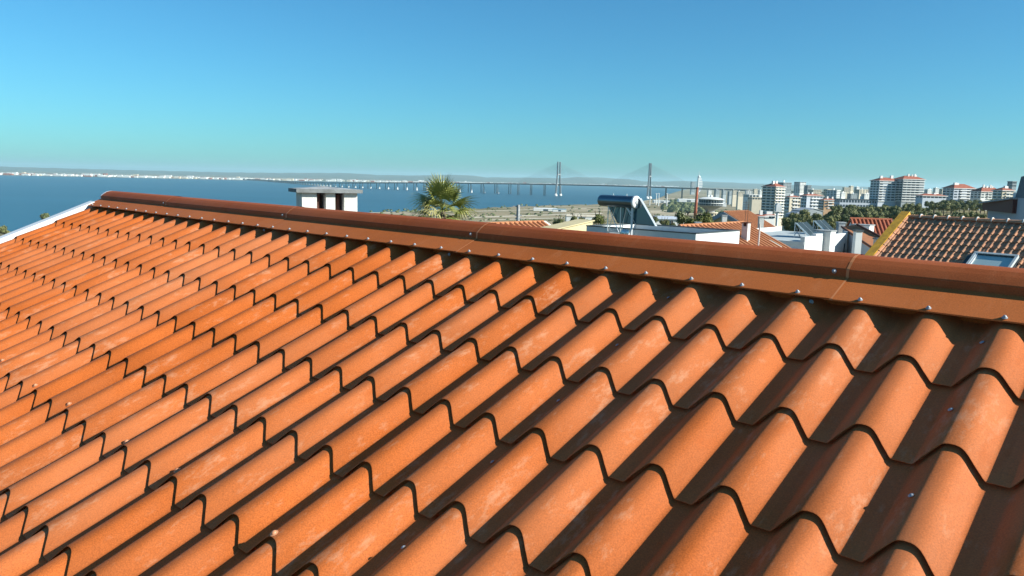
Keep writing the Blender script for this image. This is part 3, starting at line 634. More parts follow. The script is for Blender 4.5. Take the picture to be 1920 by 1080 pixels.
mb = MB(); n_ = len(w_); mb.v = [tuple(q) for q in w_]+[(q.x, q.y, 0) for q in w_]; mb.f = [tuple(range(n_)), tuple(range(2*n_-1, n_-1, -1))]+[(i, n_+i, n_+(i+1) % n_, (i+1) % n_) for i in range(n_)]; mb.build('wall', M['grey_wall'], GZ)
for px, py0, py1, Yd, lab, m_ in ((1645, 446, 467, 51, 'dark louvred chimney at the foot of the orange lean-to roof', 'window'), (1604, 431, 487, 49, 'tall white pillar chimney before orange lean-to roof', 'plaster'), (1576, 416, 428, 60, 'small dark chimney at left end of ribbed red roof', 'concrete')):
    p = at(px, py1, Yd); h_ = at(px, py0, Yd).z-p.z; w = 6.0*Yd/F
    c0_ = thing('rooftop_chimney', lab, 'chimney', (p.x, p.y, p.z-.6)); mb = MB(); mb.box(-w, w, -w, w, 0, h_+.5); mb.build('shaft', M[m_], c0_); mb = MB(); mb.box(-w-.05, w+.05, -w-.05, w+.05, h_+.501, h_+.6); mb.build('cap_slab', M['dark' if m_ != 'concrete' else 'concrete'], c0_)
    if m_ == 'window':
        for k in range(3): mb = MB(); mb.box(w, w+.03, -w*.9, w*.9, .2+h_*.28*k, .2+h_*.28*k+.08); mb.build('louvre', M['frame'], c0_)

# ------------------------------------------------------------------ clay tiled roof with the yellow verge and roof window
psi = math.radians(52); U2 = Vector((math.cos(psi), -math.sin(psi), 0)); H2 = Vector((-math.sin(psi), -math.cos(psi), 0)); B2 = math.radians(32)
V2 = H2*math.cos(B2)-Z3*math.sin(B2); N2 = H2*math.sin(B2)+Z3*math.cos(B2)
R0 = at(1706, 407, 27); TW, TE = .217, .36
clay = thing('clay_tiled_house', 'house with weathered clay tile roof and yellow verge at the right', 'house', (R0.x, R0.y, 60)); cbz = Vector((R0.x, R0.y, 60))
CT = []
for i, (c1, c2) in enumerate((((.38, .17, .09), (.55, .27, .15)), ((.33, .16, .09), (.48, .26, .15)), ((.44, .20, .10), (.60, .29, .16)), ((.28, .15, .09), (.43, .24, .145)))):
    CT.append(mat('clay_tile_%d' % i, c1, .9, .2, 9, col2=c2, bump=.3, bscale=60))
def clay_mesh(m):
    pr = [(0, .028), (.02, .042), (.05, .047), (.075, .038), (.088, .014), (.098, .004), (.12, .008), (.155, .018), (.19, .020), (.217, .012)]
    mb = MB(); k = len(pr)
    for v, dz, t in ((-.05, -.03, 0), (TE-.012, .012, 0), (TE, .007, 0), (TE-.03, -.05, 0)):
        for u, h in pr: mb.v.append(tuple(U2*u+V2*v+N2*(h+dz)))
    for r_ in range(3):
        for i in range(k-1): a_ = r_*k+i; mb.f.append((a_, a_+k, a_+k+1, a_+1))
    me = mb.me('clay_tile', m); smooth_by_angle(me, 45); return me
CM = [clay_mesh(m) for m in CT]
sky0 = onplane(1829, 478, R0, N2); su = (sky0-R0).dot(U2); sv = (sky0-R0).dot(V2)
s1 = onplane(1912, 484, R0, N2); sw = (s1-R0).dot(U2)-su; shh = 1.05
rc = random.Random(5); cnt = 0; over_ = []
for rrow in range(0, 11):
    for cidx in range(0, 27):
        u0, v0 = cidx*TW, .05+rrow*TE
        if su-.2 < u0 < su+sw+.02 and sv-.25 < v0 < sv+shh: continue
        p = R0+U2*u0+V2*v0+N2*rc.uniform(-.004, .004)-cbz
        o = link('clay_tile', CM[rc.choice((0, 0, 1, 1, 2, 2, 3))], clay); o.location = p; o.rotation_euler = (rc.gauss(0, .012), rc.gauss(0, .012), rc.gauss(0, .014)); cnt += 1
mb = MB(); q = [R0+U2*a_+V2*b_-N2*.04-cbz for a_, b_ in ((-.05, -.02), (5.9, -.02), (5.9, 4.0), (-.05, 4.0))]; mb.hexa([x-N2*.1 for x in (q[3], q[2], q[1], q[0])]+[q[3], q[2], q[1], q[0]]); mb.build('roof_deck', M['soot'], clay)
for i in range(13):       # ridge tiles, each lapping the next
    mb = MB(); p = R0+U2*(i*.45-.05)+Z3*.03-cbz; n0 = 0
    for s_, rr in ((0, .105), (.40, .118), (.47, .125)):
        for j in range(9):
            an = math.pi*j/8; mb.v.append(tuple(p+U2*s_+H2*(math.cos(an)*rr)+Z3*(math.sin(an)*rr*.8-.03)))
    for r_ in range(2):
        for j in range(8): a_ = r_*9+j; mb.f.append((a_, a_+1, a_+10, a_+9))
    mb.f.append(tuple(range(18, 27))); o = mb.build('ridge_tile', CT[i % 3], clay); smooth_by_angle(o.data, 40)
    mb = MB(); p2 = p+U2*.44; mb.tube([p2+H2*.12-Z3*.03, p2+H2*.07+Z3*.07, p2+Z3*.085, p2-H2*.09+Z3*.05], .022, 6); mb.build('mortar_joint', M['plaster_old'], o)
mb = MB(); v0, v1 = -.15, 4.2
q = [R0+U2*a_+V2*b_-cbz for a_, b_ in ((-.34, v0), (-.34, v1), (-.04, v1), (-.04, v0))]; mb.hexa([x-N2*.25 for x in q]+[x+N2*.13 for x in q]); vg = mb.build('verge', M['yellow'], clay)
for i in range(10): mb = MB(); p = R0+V2*(.1+i*.36)-U2*.03-cbz; mb.tube([p+N2*.05, p+V2*.35+N2*.065], [.05, .06], 7); mb.build('verge_tile', CT[i % 3], clay)
mb = MB(); pr_ = [R0+H2*3.3-Z3*(2.06+.25), R0-Z3*.25, R0-H2*3.3-Z3*2.3]; pr_ = [x-cbz for x in pr_]; pr_ += [Vector((pr_[2].x, pr_[2].y, 0)), Vector((pr_[0].x, pr_[0].y, 0))]
mb.prism([x-U2*.2 for x in pr_], U2*6.1); mb.build('wall', M['plaster'], clay)
mb = MB(); q = [R0-U2*.3+Z3*.0-cbz, R0+U2*5.9-cbz]; off = (-H2-Z3*.66)*3.6; mb.hexa([q[0]-Z3*.1, q[1]-Z3*.1, q[1]+off-Z3*.1, q[0]+off-Z3*.1, q[0], q[1], q[1]+off, q[0]+off]); mb.build('far_slope', CT[0], clay)
rw = thing('roof_window', 'grey framed roof window with glass coloured like reflected sky in the clay tiles', 'roof window', sky0)
fr = lambda u0, u1, v0, v1, h0, h1, nm, m_: MB().hexa([U2*a_+V2*b_+N2*h0 for a_, b_ in ((u0, v1), (u1, v1), (u1, v0), (u0, v0))]+[U2*a_+V2*b_+N2*h1 for a_, b_ in ((u0, v1), (u1, v1), (u1, v0), (u0, v0))]).build(nm, m_, rw)
fr(0, .07, .07, shh, -.02, .14, 'frame_rail', M['frame']); fr(sw-.07, sw, .07, shh, -.02, .14, 'frame_rail', M['frame']); fr(0, sw, 0, .07, -.02, .145, 'frame_head', M['frame']); fr(0, sw, shh, shh+.07, -.02, .14, 'frame_sill', M['frame'])
fr(-.16, 0, .0, shh+.1, -.02, .05, 'flashing', M['dark']); fr(sw, sw+.05, .0, shh+.1, -.02, .05, 'flashing', M['dark'])
fr(.07, .12, .07, shh, .05, .125, 'sash', M['white_trim']); fr(.07, sw-.07, .07, .11, .05, .12, 'sash', M['dark'])
fr(.12, sw-.07, .11, shh, .05, .085, 'pane', M['skyglass'])

# ------------------------------------------------------------------ grey house with maroon cladding at the right edge
gh = thing('grey_house', 'blue-grey house with dark maroon cladding at the right edge', 'house'); p0 = at(1850, 419, 75); gh.location = (p0.x, p0.y, 56); gb = Vector((p0.x, p0.y, 56))
a1 = at(1853, 394, 75)-gb; a2 = at(1911, 395, 66)-gb
ex = Vector((a2.x-a1.x, a2.y-a1.y, 0)); bk = Vector((-ex.y, ex.x, 0)).normalized()*6
zlo = a1.z
mb = MB(); q = [Vector((a1.x, a1.y, 0)), Vector((a2.x, a2.y, 0)), Vector((a2.x, a2.y, 0))+bk, Vector((a1.x, a1.y, 0))+bk]; mb.hexa(q+[x+Z3*zlo for x in q]); mb.build('wall', M['grey_wall'], gh)
b1 = at(1853, 381.5, 75)-gb; b2 = at(1912, 374, 66)-gb; fo = -bk.normalized()*.5
A1, A2_, B1, B2_ = a1+fo, Vector((a2.x, a2.y, zlo))+fo, b1+fo, b2+fo
mb = MB(); mb.hexa([A1+Z3*.002, A2_+Z3*.002, A2_-fo+bk+Z3*.002, A1-fo+bk+Z3*.002, B1, B2_, B2_-fo+bk, B1-fo+bk]); cl_ = mb.build('cladding', M['maroon'], gh)
mb = MB(); k1 = (B1-B2_).normalized()*.4; mb.hexa([B1+k1+fo*.5, B2_+fo*.5, B2_+bk, B1+k1+bk]+[x+Z3*.14 for x in (B1+k1+fo*.5, B2_+fo*.5, B2_+bk, B1+k1+bk)]); mb.build('roof_edge', M['concrete'], gh)
c1 = at(1897, 361, 67.5)-gb; mb = MB(); q0_ = Vector((c1.x, c1.y, b2.z-.7)); q = [q0_, Vector((a2.x+.2, a2.y, b2.z-.7)), Vector((a2.x+.2, a2.y, b2.z-.7))+bk*.4, q0_+bk*.4]; zz = c1.z-q0_.z; mb.hexa([x+bk*.02 for x in q]+[x+bk*.02+Z3*zz for x in q]); mb.build('upper_wall', M['plaster'], gh)
p1 = at(1927, 420, 62); tw = thing('dark_gabled_wall', 'tall slate-dark wall cut by the right edge of the picture', 'wall', (p1.x, p1.y, 56)); zt1 = at(1914, 322, 62).z-56; zt0 = at(1914, 372, 62).z-56
mb = MB(); mb.hexa([Vector((0, 0, 0)), Vector((5, -2, 0)), Vector((7, 3, 0)), Vector((2, 5, 0)), Vector((0, 0, zt0)), Vector((5, -2, zt0)), Vector((7, 3, zt0)), Vector((2, 5, zt0))]); mb.build('wall', M['grey_wall'], tw)
mb = MB(); mb.hexa([Vector((.0, 0, zt0+.002)), Vector((5, -2, zt0+.002)), Vector((7, 3, zt0+.002)), Vector((2, 5, zt0+.002)), Vector((.35, 0, zt1-.3)), Vector((5, -2, zt1+1.5)), Vector((7, 3, zt1+1.5)), Vector((2.3, 5, zt1-.3))]); mb.build('slate_upper', mat('slate', (.06, .075, .09), .7, .2, 3), tw)

# ------------------------------------------------------------------ far apartment blocks
def apartment(name, label, px0, px1, ytop, ybase, Y, floors, wallm, rz=.35, roof='hip', bands='apt_white', side=None, roofm='apt_roof', cols=4, depth=14, rooftop=2, cat='apartment block', roofh=None, group=None):
    pl, pr = at(px0, ytop, Y), at(px1, ytop, Y); wid = (pr.x-pl.x); cx = (pl.x+pr.x)/2
    c, s = math.cos(rz), math.sin(rz); dep = depth; fw = max(4.0, (wid-dep*abs(s))/c) if wid > dep*abs(s)+4 else wid*.7/c
    dep = min(dep, (wid-fw*c)/max(abs(s), .05)) if wid-fw*c > 1 else dep
    zt = at((px0+px1)/2, ytop, Y).z; zb = min(gz(cx, Y), at((px0+px1)/2, ybase, Y).z)-3
    zv = at((px0+px1)/2, ybase, Y).z
    # right-hand near corner on top; local x along the front, y to the back; front turned to the sun by rz
    t = thing(name, label, cat, (cx, Y+dep*.5, zb), rz, group); h = zt-zb; hw, hd = fw/2, dep/2
    MB().box(-hw, hw, -hd, hd, 0, h).build('wall', M[wallm], t)
    fl = (zt-zv)/floors; r_ = random.Random(int(px0*7))
    bandme = MB().box(-hw*(1.02 if floors > 6 else .45), hw*(1.02 if floors > 6 else .55), -hd-.9, -hd+.05, 0, fl*.30).me('balcony', M[bands]) if bands else None
    sidb = MB().box(-hw-.9, -hw+.05, -hd*.8, hd*.8, 0, fl*.34).me('balcony', M[bands]) if bands else None
    cw = fw/cols; win = MB().box(-cw*.36, cw*.36, -.08, .08, 0, fl*.52).me('window', M['window'])
    sc_ = max(2, int(dep/4)); sw_ = MB().box(-.08, .08, -dep/sc_*.33, dep/sc_*.33, 0, fl*.52).me('window', M['window'])
    for k in range(floors):
        z = h-(k+1)*fl
        if bands and k < floors:
            o = link('balcony', bandme, t); o.location = (0, 0, z)
            o = link('balcony', sidb, t); o.location = (0, 0, z)
        for i in range(cols):
            if (i*7+int(px0)) % 5 != 0 or not bands: o = link('window', win, t); o.location = (-hw+cw*(i+.5), -hd, z+fl*.40)
        for i in range(sc_): o = link('window', sw_, t); o.location = (-hw, -hd+dep*(i+.5)/sc_, z+fl*.40)
    rh = roofh or min(fw, dep)*.17
    if roof == 'hip':
        e = .9; mb = MB(); q = [(-hw-e, -hd-e, h), (hw+e, -hd-e, h), (hw+e, hd+e, h), (-hw-e, hd+e, h)]; m_ = min(hw, hd)*.9; r0, r1 = (-hw+m_, 0, h+rh), (hw-m_, 0, h+rh)
        mb.poly([q[0], q[1], r1, r0]); mb.poly([q[1], q[2], r1]); mb.poly([q[2], q[3], r0, r1]); mb.poly([q[3], q[0], r0]); mb.poly(q[::-1]); rf = mb.build('roof', M[roofm], t)
        MB().box(-hw-e-.1, hw+e+.1, -hd-e-.1, hd+e+.1, h-.5, h-.002).build('eaves', M['apt_white'], t)
    else:
        rf = MB().box(-hw-.3, hw+.3, -hd-.3, hd+.3, h, h+.8).build('roof', M[roofm], t)
    r = random.Random(int(px0)); 
    for i in range(rooftop):
        x = r.uniform(-hw*.6, hw*.6); w = r.uniform(.6, 1.4); MB().box(x-w, x+w, -w*.7-1, w*.7-1, h+rh*.4, h+rh+r.uniform(.6, 2.2)).build('chimney', M['apt_white'], rf)
    return t
AP = apartment
AP('apartment_tower', 'tall apartment tower with white balcony bands and small red roof', 1437, 1475, 350, 408, 690, 11, 'apt_cream', .55, cols=3, depth=15, roofh=3.5)
AP('apartment_block', 'low cream apartment block right beside the tall banded tower', 1475, 1503, 369.5, 396, 800, 4, 'apt_cream', .3, depth=9)
AP('apartment_block', 'lilac-white apartment block with red roof and recessed balconies in mid row', 1505, 1546, 367, 391, 850, 4, 'apt_blue', .3, cols=5, depth=12)
AP('apartment_block', 'small white apartment block with ochre centre and red roof', 1541, 1571, 375, 391, 820, 3, 'apt_ochre', .2, cols=3, depth=10)
AP('school_building', 'long low blue-white building with dark flat roof behind the trees', 1573, 1652, 375, 392, 760, 2, 'apt_blue', .05, roof='flat', bands=None, roofm='dark', cols=14, depth=12, rooftop=1, cat='building')
AP('apartment_block', 'left half of the tall twin block with white balcony lines', 1643, 1690, 339, 378, 760, 8, 'apt_blue', .18, cols=5, depth=14, roofh=3.2, rooftop=3)
AP('apartment_block', 'taller right half of the twin block, red roof highest on skyline', 1687, 1736, 336, 378, 756, 9, 'apt_grey', .18, cols=5, depth=14, roofh=3.4, rooftop=4)
AP('pavilion', 'low building with part red, part dark roof beside twin block', 1727, 1776, 367, 374, 690, 1, 'apt_blue', .1, bands=None, roofm='apt_roof', cols=6, depth=10, cat='building', rooftop=1)
AP('apartment_block', 'four-storey block with red hip roof and ochre stair strip', 1781, 1832, 353, 373, 720, 4, 'apt_blue', .2, cols=5, depth=14, roofh=4, rooftop=3)
AP('apartment_block', 'wide low block with long red roof near the right edge', 1834, 1884, 359.5, 373, 700, 3, 'apt_white', .15, cols=6, depth=13, roofh=4.2, rooftop=4)
AP('apartment_block', 'cream end block beside grey house at right edge', 1874, 1903, 357, 374, 640, 3, 'apt_cream', .2, cols=3, depth=10, roofh=2.5)
AP('office_block', 'grey rooftop box peeping over the red roofs at right', 1897, 1907, 341, 352, 900, 2, 'apt_grey', .1, roof='flat', bands=None, roofm='apt_grey', cols=3, depth=8, rooftop=0, cat='building')
AP('office_tower', 'pale grey distant tower directly behind banded tower', 1462, 1486, 343, 362, 1400, 7, 'apt_grey', .4, roof='flat', bands=None, roofm='apt_grey', cols=5, depth=16, cat='tower block')
AP('office_tower', 'bright white distant tower with plain front', 1493, 1513, 342, 362, 1500, 8, 'apt_white', .45, roof='flat', bands=None, roofm='apt_grey', cols=4, depth=15, cat='tower block', rooftop=0)
AP('office_block', 'grey slab block touching the bright white distant tower', 1512, 1522, 348, 362, 1480, 5, 'apt_grey', .2, roof='flat', bands=None, roofm='apt_grey', cols=3, depth=12, cat='building', rooftop=0)
AP('office_block', 'peach-coloured flat block in the middle distance', 1521, 1541, 357, 368, 1200, 3, 'apt_cream', .2, roof='flat', bands=None, roofm='apt_cream', cols=5, depth=14, cat='building', rooftop=1)
AP('office_block', 'narrow beige block between peach block and white slab', 1549, 1559, 356, 370, 1150, 4, 'apt_cream', .2, roof='flat', bands=None, roofm='apt_cream', cols=2, depth=10, cat='building', rooftop=0)
AP('apartment_block', 'white slab block with grey flank above the red roofs', 1557, 1578, 357.5, 376, 1000, 6, 'apt_white', .6, roof='flat', bands=None, roofm='apt_white', cols=4, depth=14, rooftop=1)
AP('warehouse', 'white warehouse left of the banded tower', 1402, 1424, 365.5, 373, 1250, 1, 'apt_white', .1, roof='flat', bands=None, roofm='apt_white', cols=3, depth=25, rooftop=0, cat='warehouse')
AP('warehouse', 'long cream wall building below the white warehouse', 1408, 1436, 371, 376, 1050, 1, 'apt_cream', .1, roof='flat', bands=None, roofm='apt_cream', cols=5, depth=15, rooftop=0, cat='warehouse')
AP('low_house', 'low white house with red roof below the banded tower', 1412, 1436, 405, 412, 330, 1, 'apt_white', .1, bands=None, cols=4, depth=5, rooftop=1, cat='house', roofh=.8)
AP('low_house', 'small red-roofed white house beside the raised white tank', 1432, 1454, 403.5, 412, 350, 1, 'apt_white', .1, bands=None, cols=3, depth=5, rooftop=1, cat='house', roofh=.8)
r = random.Random(21)
far_spec = [(1588, 352, 12, 1900), (1597, 349, 9, 2100), (1608, 351, 10, 2000), (1618, 356, 24, 1700), (1634, 352, 8, 1900), (1580, 362, 14, 1300), (1600, 364, 18, 1200), (1625, 364, 16, 1150), (1640, 361, 12, 1200), (1742, 356, 14, 1300), (1757, 353, 10, 1500), (1769, 355, 12, 1400), (1378, 357, 9, 2300), (1389, 360, 12, 2000), (1405, 358, 12, 2200), (1417, 355, 9, 2400), (1427, 358, 10, 2200), (1345, 356, 10, 2900), (1358, 357, 9, 2800), (1370, 359, 10, 2500), (1331, 357, 8, 3000)]
desc = ['white', 'grey', 'cream']; mk = ['apt_white', 'apt_grey', 'apt_cream']; nth = {}
ordn = ['first', 'second', 'third', 'fourth', 'fifth', 'sixth', 'seventh', 'eighth', 'ninth', 'tenth', 'eleventh', 'twelfth']
far_spec.sort()
for i, (px, yt, w, Y) in enumerate(far_spec):
    c_ = r.randrange(3); nth[c_] = nth.get(c_, -1)+1
    AP('distant_block', 'tiny %s block on the hazy city skyline, %s such from the left' % (desc[c_], ordn[nth[c_]]), px-w/2, px+w/2, yt, yt+9, Y, 4, mk[c_], r.uniform(.1, .6), roof='flat', bands=None, roofm=mk[c_], cols=3, depth=w*Y/F*.5, rooftop=1, cat='building', group='distant city blocks')

# grey gabled shed, raised white tank
p = at(1508, 404, 420); shd = thing('shed', 'grey metal shed with shallow gable below the apartment blocks', 'shed', (p.x, p.y, p.z-2), .25)
def gab(x0, x1, y0, y1, zb, ze, zr, nm, m_, par): return MB().prism([(x0, y0, zb), (x1, y0, zb), (x1, y0, ze), ((x0+x1)/2, y0, zr), (x0, y0, ze)], (0, y1-y0, 0)).build(nm, m_, par)
gab(-3, 8.5, -4, 7, 0, 4.6, 5.9, 'wall', M['apt_grey'], shd); MB().hexa([(2.75, -4.4, 5.95), (9, -4.4, 4.55), (9, 7.4, 4.55), (2.75, 7.4, 5.95), (2.75, -4.4, 6.15), (9, -4.4, 4.75), (9, 7.4, 4.75), (2.75, 7.4, 6.15)]).build('roof_sheet', M['frame'], shd); MB().hexa([(-3.5, -4.4, 4.55), (2.75, -4.4, 5.95), (2.75, 7.4, 5.95), (-3.5, 7.4, 4.55), (-3.5, -4.4, 4.75), (2.75, -4.4, 6.15), (2.75, 7.4, 6.15), (-3.5, 7.4, 4.75)]).build('roof_sheet', M['grey_wall'], shd)
gab(-11, -3.2, -6, 1, 0, 2.8, 4.4, 'annex', M['grey_wall'], shd); MB().box(-5, -4, -6.1, -5.9, .5, 3.2).build('door', M['bark'], shd)
p = at(1457.5, 414, 150); tk_ = thing('raised_tank', 'white box tank raised on a post in front of banded tower', 'tank', (p.x, p.y, p.z-1)); z0 = at(1457, 397, 150).z-p.z+1; z1 = at(1457, 384, 150).z-p.z+1
MB().tube([(-.1, 0, 0), (-.1, 0, z0)], .24, 10).build('post', M['plaster'], tk_); MB().box(-.55, .55, -.5, .5, z0, z1).build('tank', M['plaster'], tk_); MB().box(-.35, .1, -.4, .4, z1, z1+.35).build('lid', M['plaster'], tk_)

# ------------------------------------------------------------------ landmarks: water tower, brick stack, sail tower, bridge
p = at(1331, 407, 560); wt = thing('water_tower', 'round concrete water tower with wide glazed top and white roof', 'water tower', (p.x, p.y, p.z-6)); k = 560/F; zz = lambda y: at(1331, y, 560).z-p.z+6
R_ = 23.0*k
mb = MB(); mb.lathe([(R_*.34, 0), (R_*.34, zz(399)), (R_*.36, zz(396)), (R_*.58, zz(391)), (R_*.98, zz(385.5)), (R_*1.0, zz(384.5)), (.1, zz(384.4))], 28); o = mb.build('bowl', M['concrete'], wt); smooth_by_angle(o.data, 30)
mb = MB(); mb.lathe([(R_*.93, zz(384.5)), (R_*.93, zz(374.5))], 28); mb.build('glazing', M['window'], wt)
for i in range(28):
    a_ = 2*math.pi*i/28; MB().tube([(R_*.96*math.cos(a_), R_*.96*math.sin(a_), zz(385)), (R_*.96*math.cos(a_), R_*.96*math.sin(a_), zz(374))], .18, 4).build('mullion', M['apt_grey'], wt)
mb = MB(); mb.lathe([(R_*.97, zz(381.4)), (R_*1.0, zz(381.4)), (R_*1.0, zz(380.2)), (R_*.97, zz(380.2))], 28); mb.build('ring_band', M['apt_white'], wt)
mb = MB(); mb.lathe([(R_*.95, zz(374.5)), (R_*1.04, zz(374)), (R_*1.04, zz(372.8)), (R_*.6, zz(370)), (R_*.12, zz(369)), (R_*.1, zz(366)), (0, zz(365.5))], 28); o = mb.build('roof', M['apt_white'], wt); smooth_by_angle(o.data, 20)
for i in range(10):
    a_ = 2*math.pi*i/10; MB().tube([(R_*.5*math.cos(a_), R_*.5*math.sin(a_), 0), (R_*.5*math.cos(a_), R_*.5*math.sin(a_), zz(398))], .5, 6).build('column', M['apt_cream'], wt)
mb = MB(); mb.lathe([(R_*.62, zz(399.5)), (R_*.62, zz(397.5)), (R_*.2, zz(397.4))], 24); mb.build('ring_beam', M['apt_cream'], wt)
p = at(1303.5, 400, 430); zt_ = at(1307, 351, 430).z; st_ = thing('brick_stack', 'tall red brick factory chimney beside the water tower', 'chimney', (p.x, p.y, p.z-4))
hh = zt_-p.z+4; MB().tube([(0, 0, 0), (.2, 0, hh*.5), (.4, 0, hh-.8)], [.95, .78, .62], 14).build('shaft', M['brick'], st_, True); MB().tube([(.4, 0, hh-.8), (.4, 0, hh)], .78, 14).build('crown', M['brick'], st_)
YT = 4700; p = at(1310, 361, YT); vt = thing('sail_tower', 'white sail-shaped tower with mast on the far riverside', 'tower', (p.x, p.y, 0)); kk = YT/F; zq = lambda y: at(1310, y, YT).z
MB().tube([(-2*kk, 0, 0), (-2*kk, 0, zq(331))], [6.5, 6], 10).build('column', M['apt_white'], vt); MB().tube([(-1.2*kk, 0, zq(331)), (-1.2*kk, 0, zq(321))], [2.2, .8], 8).build('mast', M['apt_white'], vt)
MB().lathe([(0, zq(334.5)), (6, zq(334)), (9, zq(332)), (8, zq(330)), (0, zq(328))], 12).build('lookout_pod', M['apt_white'], vt).location = (-1*kk, 0, 0)
pts = []; 
for i in range(13): s_ = i/12; pts.append((kk*(1.0+7.2*math.sin(math.pi*(.10+.78*s_))**.8-2), zq(360-28*s_)))
for i in range(12): mb = MB(); (x0, z0), (x1, z1) = pts[i], pts[i+1]; mb.hexa([(-1.0*kk, -5, z0), (x0, -3, z0), (x0, 3, z0), (-1.0*kk, 5, z0), (-1.0*kk, -5, z1-1.2), (x1, -3, z1-1.2), (x1, 3, z1-1.2), (-1.0*kk, 5, z1-1.2)]); mb.build('sail_panel', M['apt_blue' if i % 2 else 'apt_white'], vt)
AP('hotel_slab', 'dark blue-grey hotel slab left of the sail tower', 1295.5, 1304.5, 341, 361, 4600, 12, 'apt_grey', .3, roof='flat', bands=None, roofm='apt_grey', cols=4, depth=14, rooftop=0, cat='building')

br = thing('cable_stayed_bridge', 'long cable-stayed bridge with two tall pylons crossing the river', 'bridge', (0, 0, 0))
PY1, PY2 = at(1047, 345, 3440), at(1217.5, 347.5, 3300); PY1.z = PY2.z = 0
bd = (PY2-PY1).normalized(); bn = Vector((-bd.y, bd.x, 0))
BP = [(400, 8600, 12), (430, 8000, 12), (500, 6600, 13), (560, 5350, 16), (620, 4560, 24), (680, 4280, 31), (745, 4070, 38), (820, 3860, 44), (890, 3700, 47), (960, 3590, 50)]
path = []
for px, Y, z in BP: q = Vector(((px-960)/F*Y, Y, z)); path.append(q)
path += [PY1+Z3*52, PY1.lerp(PY2, .5)+Z3*53, PY2+Z3*52]
for d_ in (200, 420, 640, 900, 1300): path.append(PY2+bd*d_+Z3*(51-d_*.006))
mb = MB(); prev = None
for i, q in enumerate(path):
    t_ = (path[min(i+1, len(path)-1)]-path[max(i-1, 0)]); t_.z = 0; n_ = Vector((-t_.y, t_.x, 0)).normalized()
    cur = [q-n_*15, q+n_*15, q+n_*14-Z3*5.5, q-n_*14-Z3*5.5]
    if prev:
        for j in range(4): mb.quad(prev[j], prev[(j+1) % 4], cur[(j+1) % 4], cur[j])
    prev = cur
mb.build('deck', M['bridgedark'], br)
for i, PY in enumerate((PY1, PY2)):
    o = bpy.data.objects.new('pylon', None); COL.objects.link(o); o.parent = br; o.location = PY
    for sg in (-1, 1):
        mb = MB(); prev = None
        for z, off, w in ((0, 36, 3.6), (50, 27, 3.2), (95, 19, 2.9), (150, 18, 2.6)):
            c_ = bn*sg*off; cur = [c_+(bd*a_+bn*b_)*w+Z3*z for a_, b_ in ((-1, -.8), (1, -.8), (1, .8), (-1, .8))]
            if prev:
                for j in range(4): mb.quad(prev[j], prev[(j+1) % 4], cur[(j+1) % 4], cur[j])
            prev = cur
        mb.quad(*prev); mb.build('leg', M['bridge'], o)
        MB().tube([bn*sg*36-Z3*1, bn*sg*36+Z3*5, bn*sg*35.5+Z3*9], [8, 7, 4], 10).build('footing', M['apt_white'], o)
    for z, l_ in ((95, 19), (47, 27)): MB().hexa([bd*a_+bn*b_+Z3*c_ for c_ in (z-3, z+2) for a_, b_ in ((-3, -l_), (3, -l_), (3, l_), (-3, l_))]).build('cross_beam', M['bridge'], o)
    for sd in (-1, 1):
        for k_ in range(1, 13):
            for sg in (-1, 1): MB().tube([bn*sg*18+Z3*(96+k_*4.2), bd*sd*(14+k_*15.5)+bn*sg*14.5+Z3*52.5], .22, 3).build('stay_cable', M['bridge'], br).location = PY
def along(path, step0):
    out = []; acc = 0; nxt = 0
    for a_, b_2 in zip(path, path[1:]):
        L_ = (b_2-a_).length
        while nxt <= acc+L_: out.append((a_.lerp(b_2, (nxt-acc)/L_), (b_2-a_).normalized())); nxt += step0
        acc += L_
    return out
allp = along(path[:len(BP)], 78)
for q, t_ in allp+[(PY1-bd*d_+Z3*51, bd) for d_ in (64, 128, 190)]+[(PY2+bd*d_+Z3*49, bd) for d_ in (72, 140, 205, 280, 355, 430, 505, 580, 655, 740, 820, 900)]:
    o = bpy.data.objects.new('pier', None); COL.objects.link(o); o.parent = br; o.location = (q.x, q.y, 0); n_ = Vector((-t_.y, t_.x, 0)).normalized()
    for sg in (-1, 1): MB().tube([n_*sg*9-Z3*1, n_*sg*9+Z3*(q.z-3)], 2.0, 6).build('column', M['bridgedark'], o)
    if q.x < -60: MB().tube([t_*13-Z3*1, t_*13+Z3*3, t_*13+Z3*(q.z*.72)], [5.5, 4.5, .8], 7).build('footing', M['apt_white'], o)

# ------------------------------------------------------------------ far town along the opposite bank (too small and many to count)
r = random.Random(9); mb = MB(); mi = []
for i in range(1100):
    ph = r.uniform(-38, 12); 
    if r.random() < .35: ph = r.choice((-33, -30, -27, -24, -19, -6, -4, 2, 5, 8))+r.gauss(0, 1.2)
    a_ = math.radians(ph); D = interp(FAR, ph)*(1.012+abs(r.gauss(0, .07))); x, y = D*math.sin(a_), D*math.cos(a_); w = r.uniform(8, 30); d_ = r.uniform(8, 18); h = r.uniform(4, 11)*(2.0 if r.random() < .08 else 1); c, s = math.cos(r.uniform(0, 3)), 0
    mb.box(x-w, x+w, y-d_, y+d_, 2, 8+h); mi += [0 if r.random() < .72 else r.choice((1, 2))]*6
o = mb.build('far_town', M['apt_white']); o.data.materials.append(M['apt_cream']); o.data.materials.append(M['apt_roof']); o.data.polygons.foreach_set('material_index', mi)
tag(o, 'pale town strung along the far shore', 'town', kind='stuff')

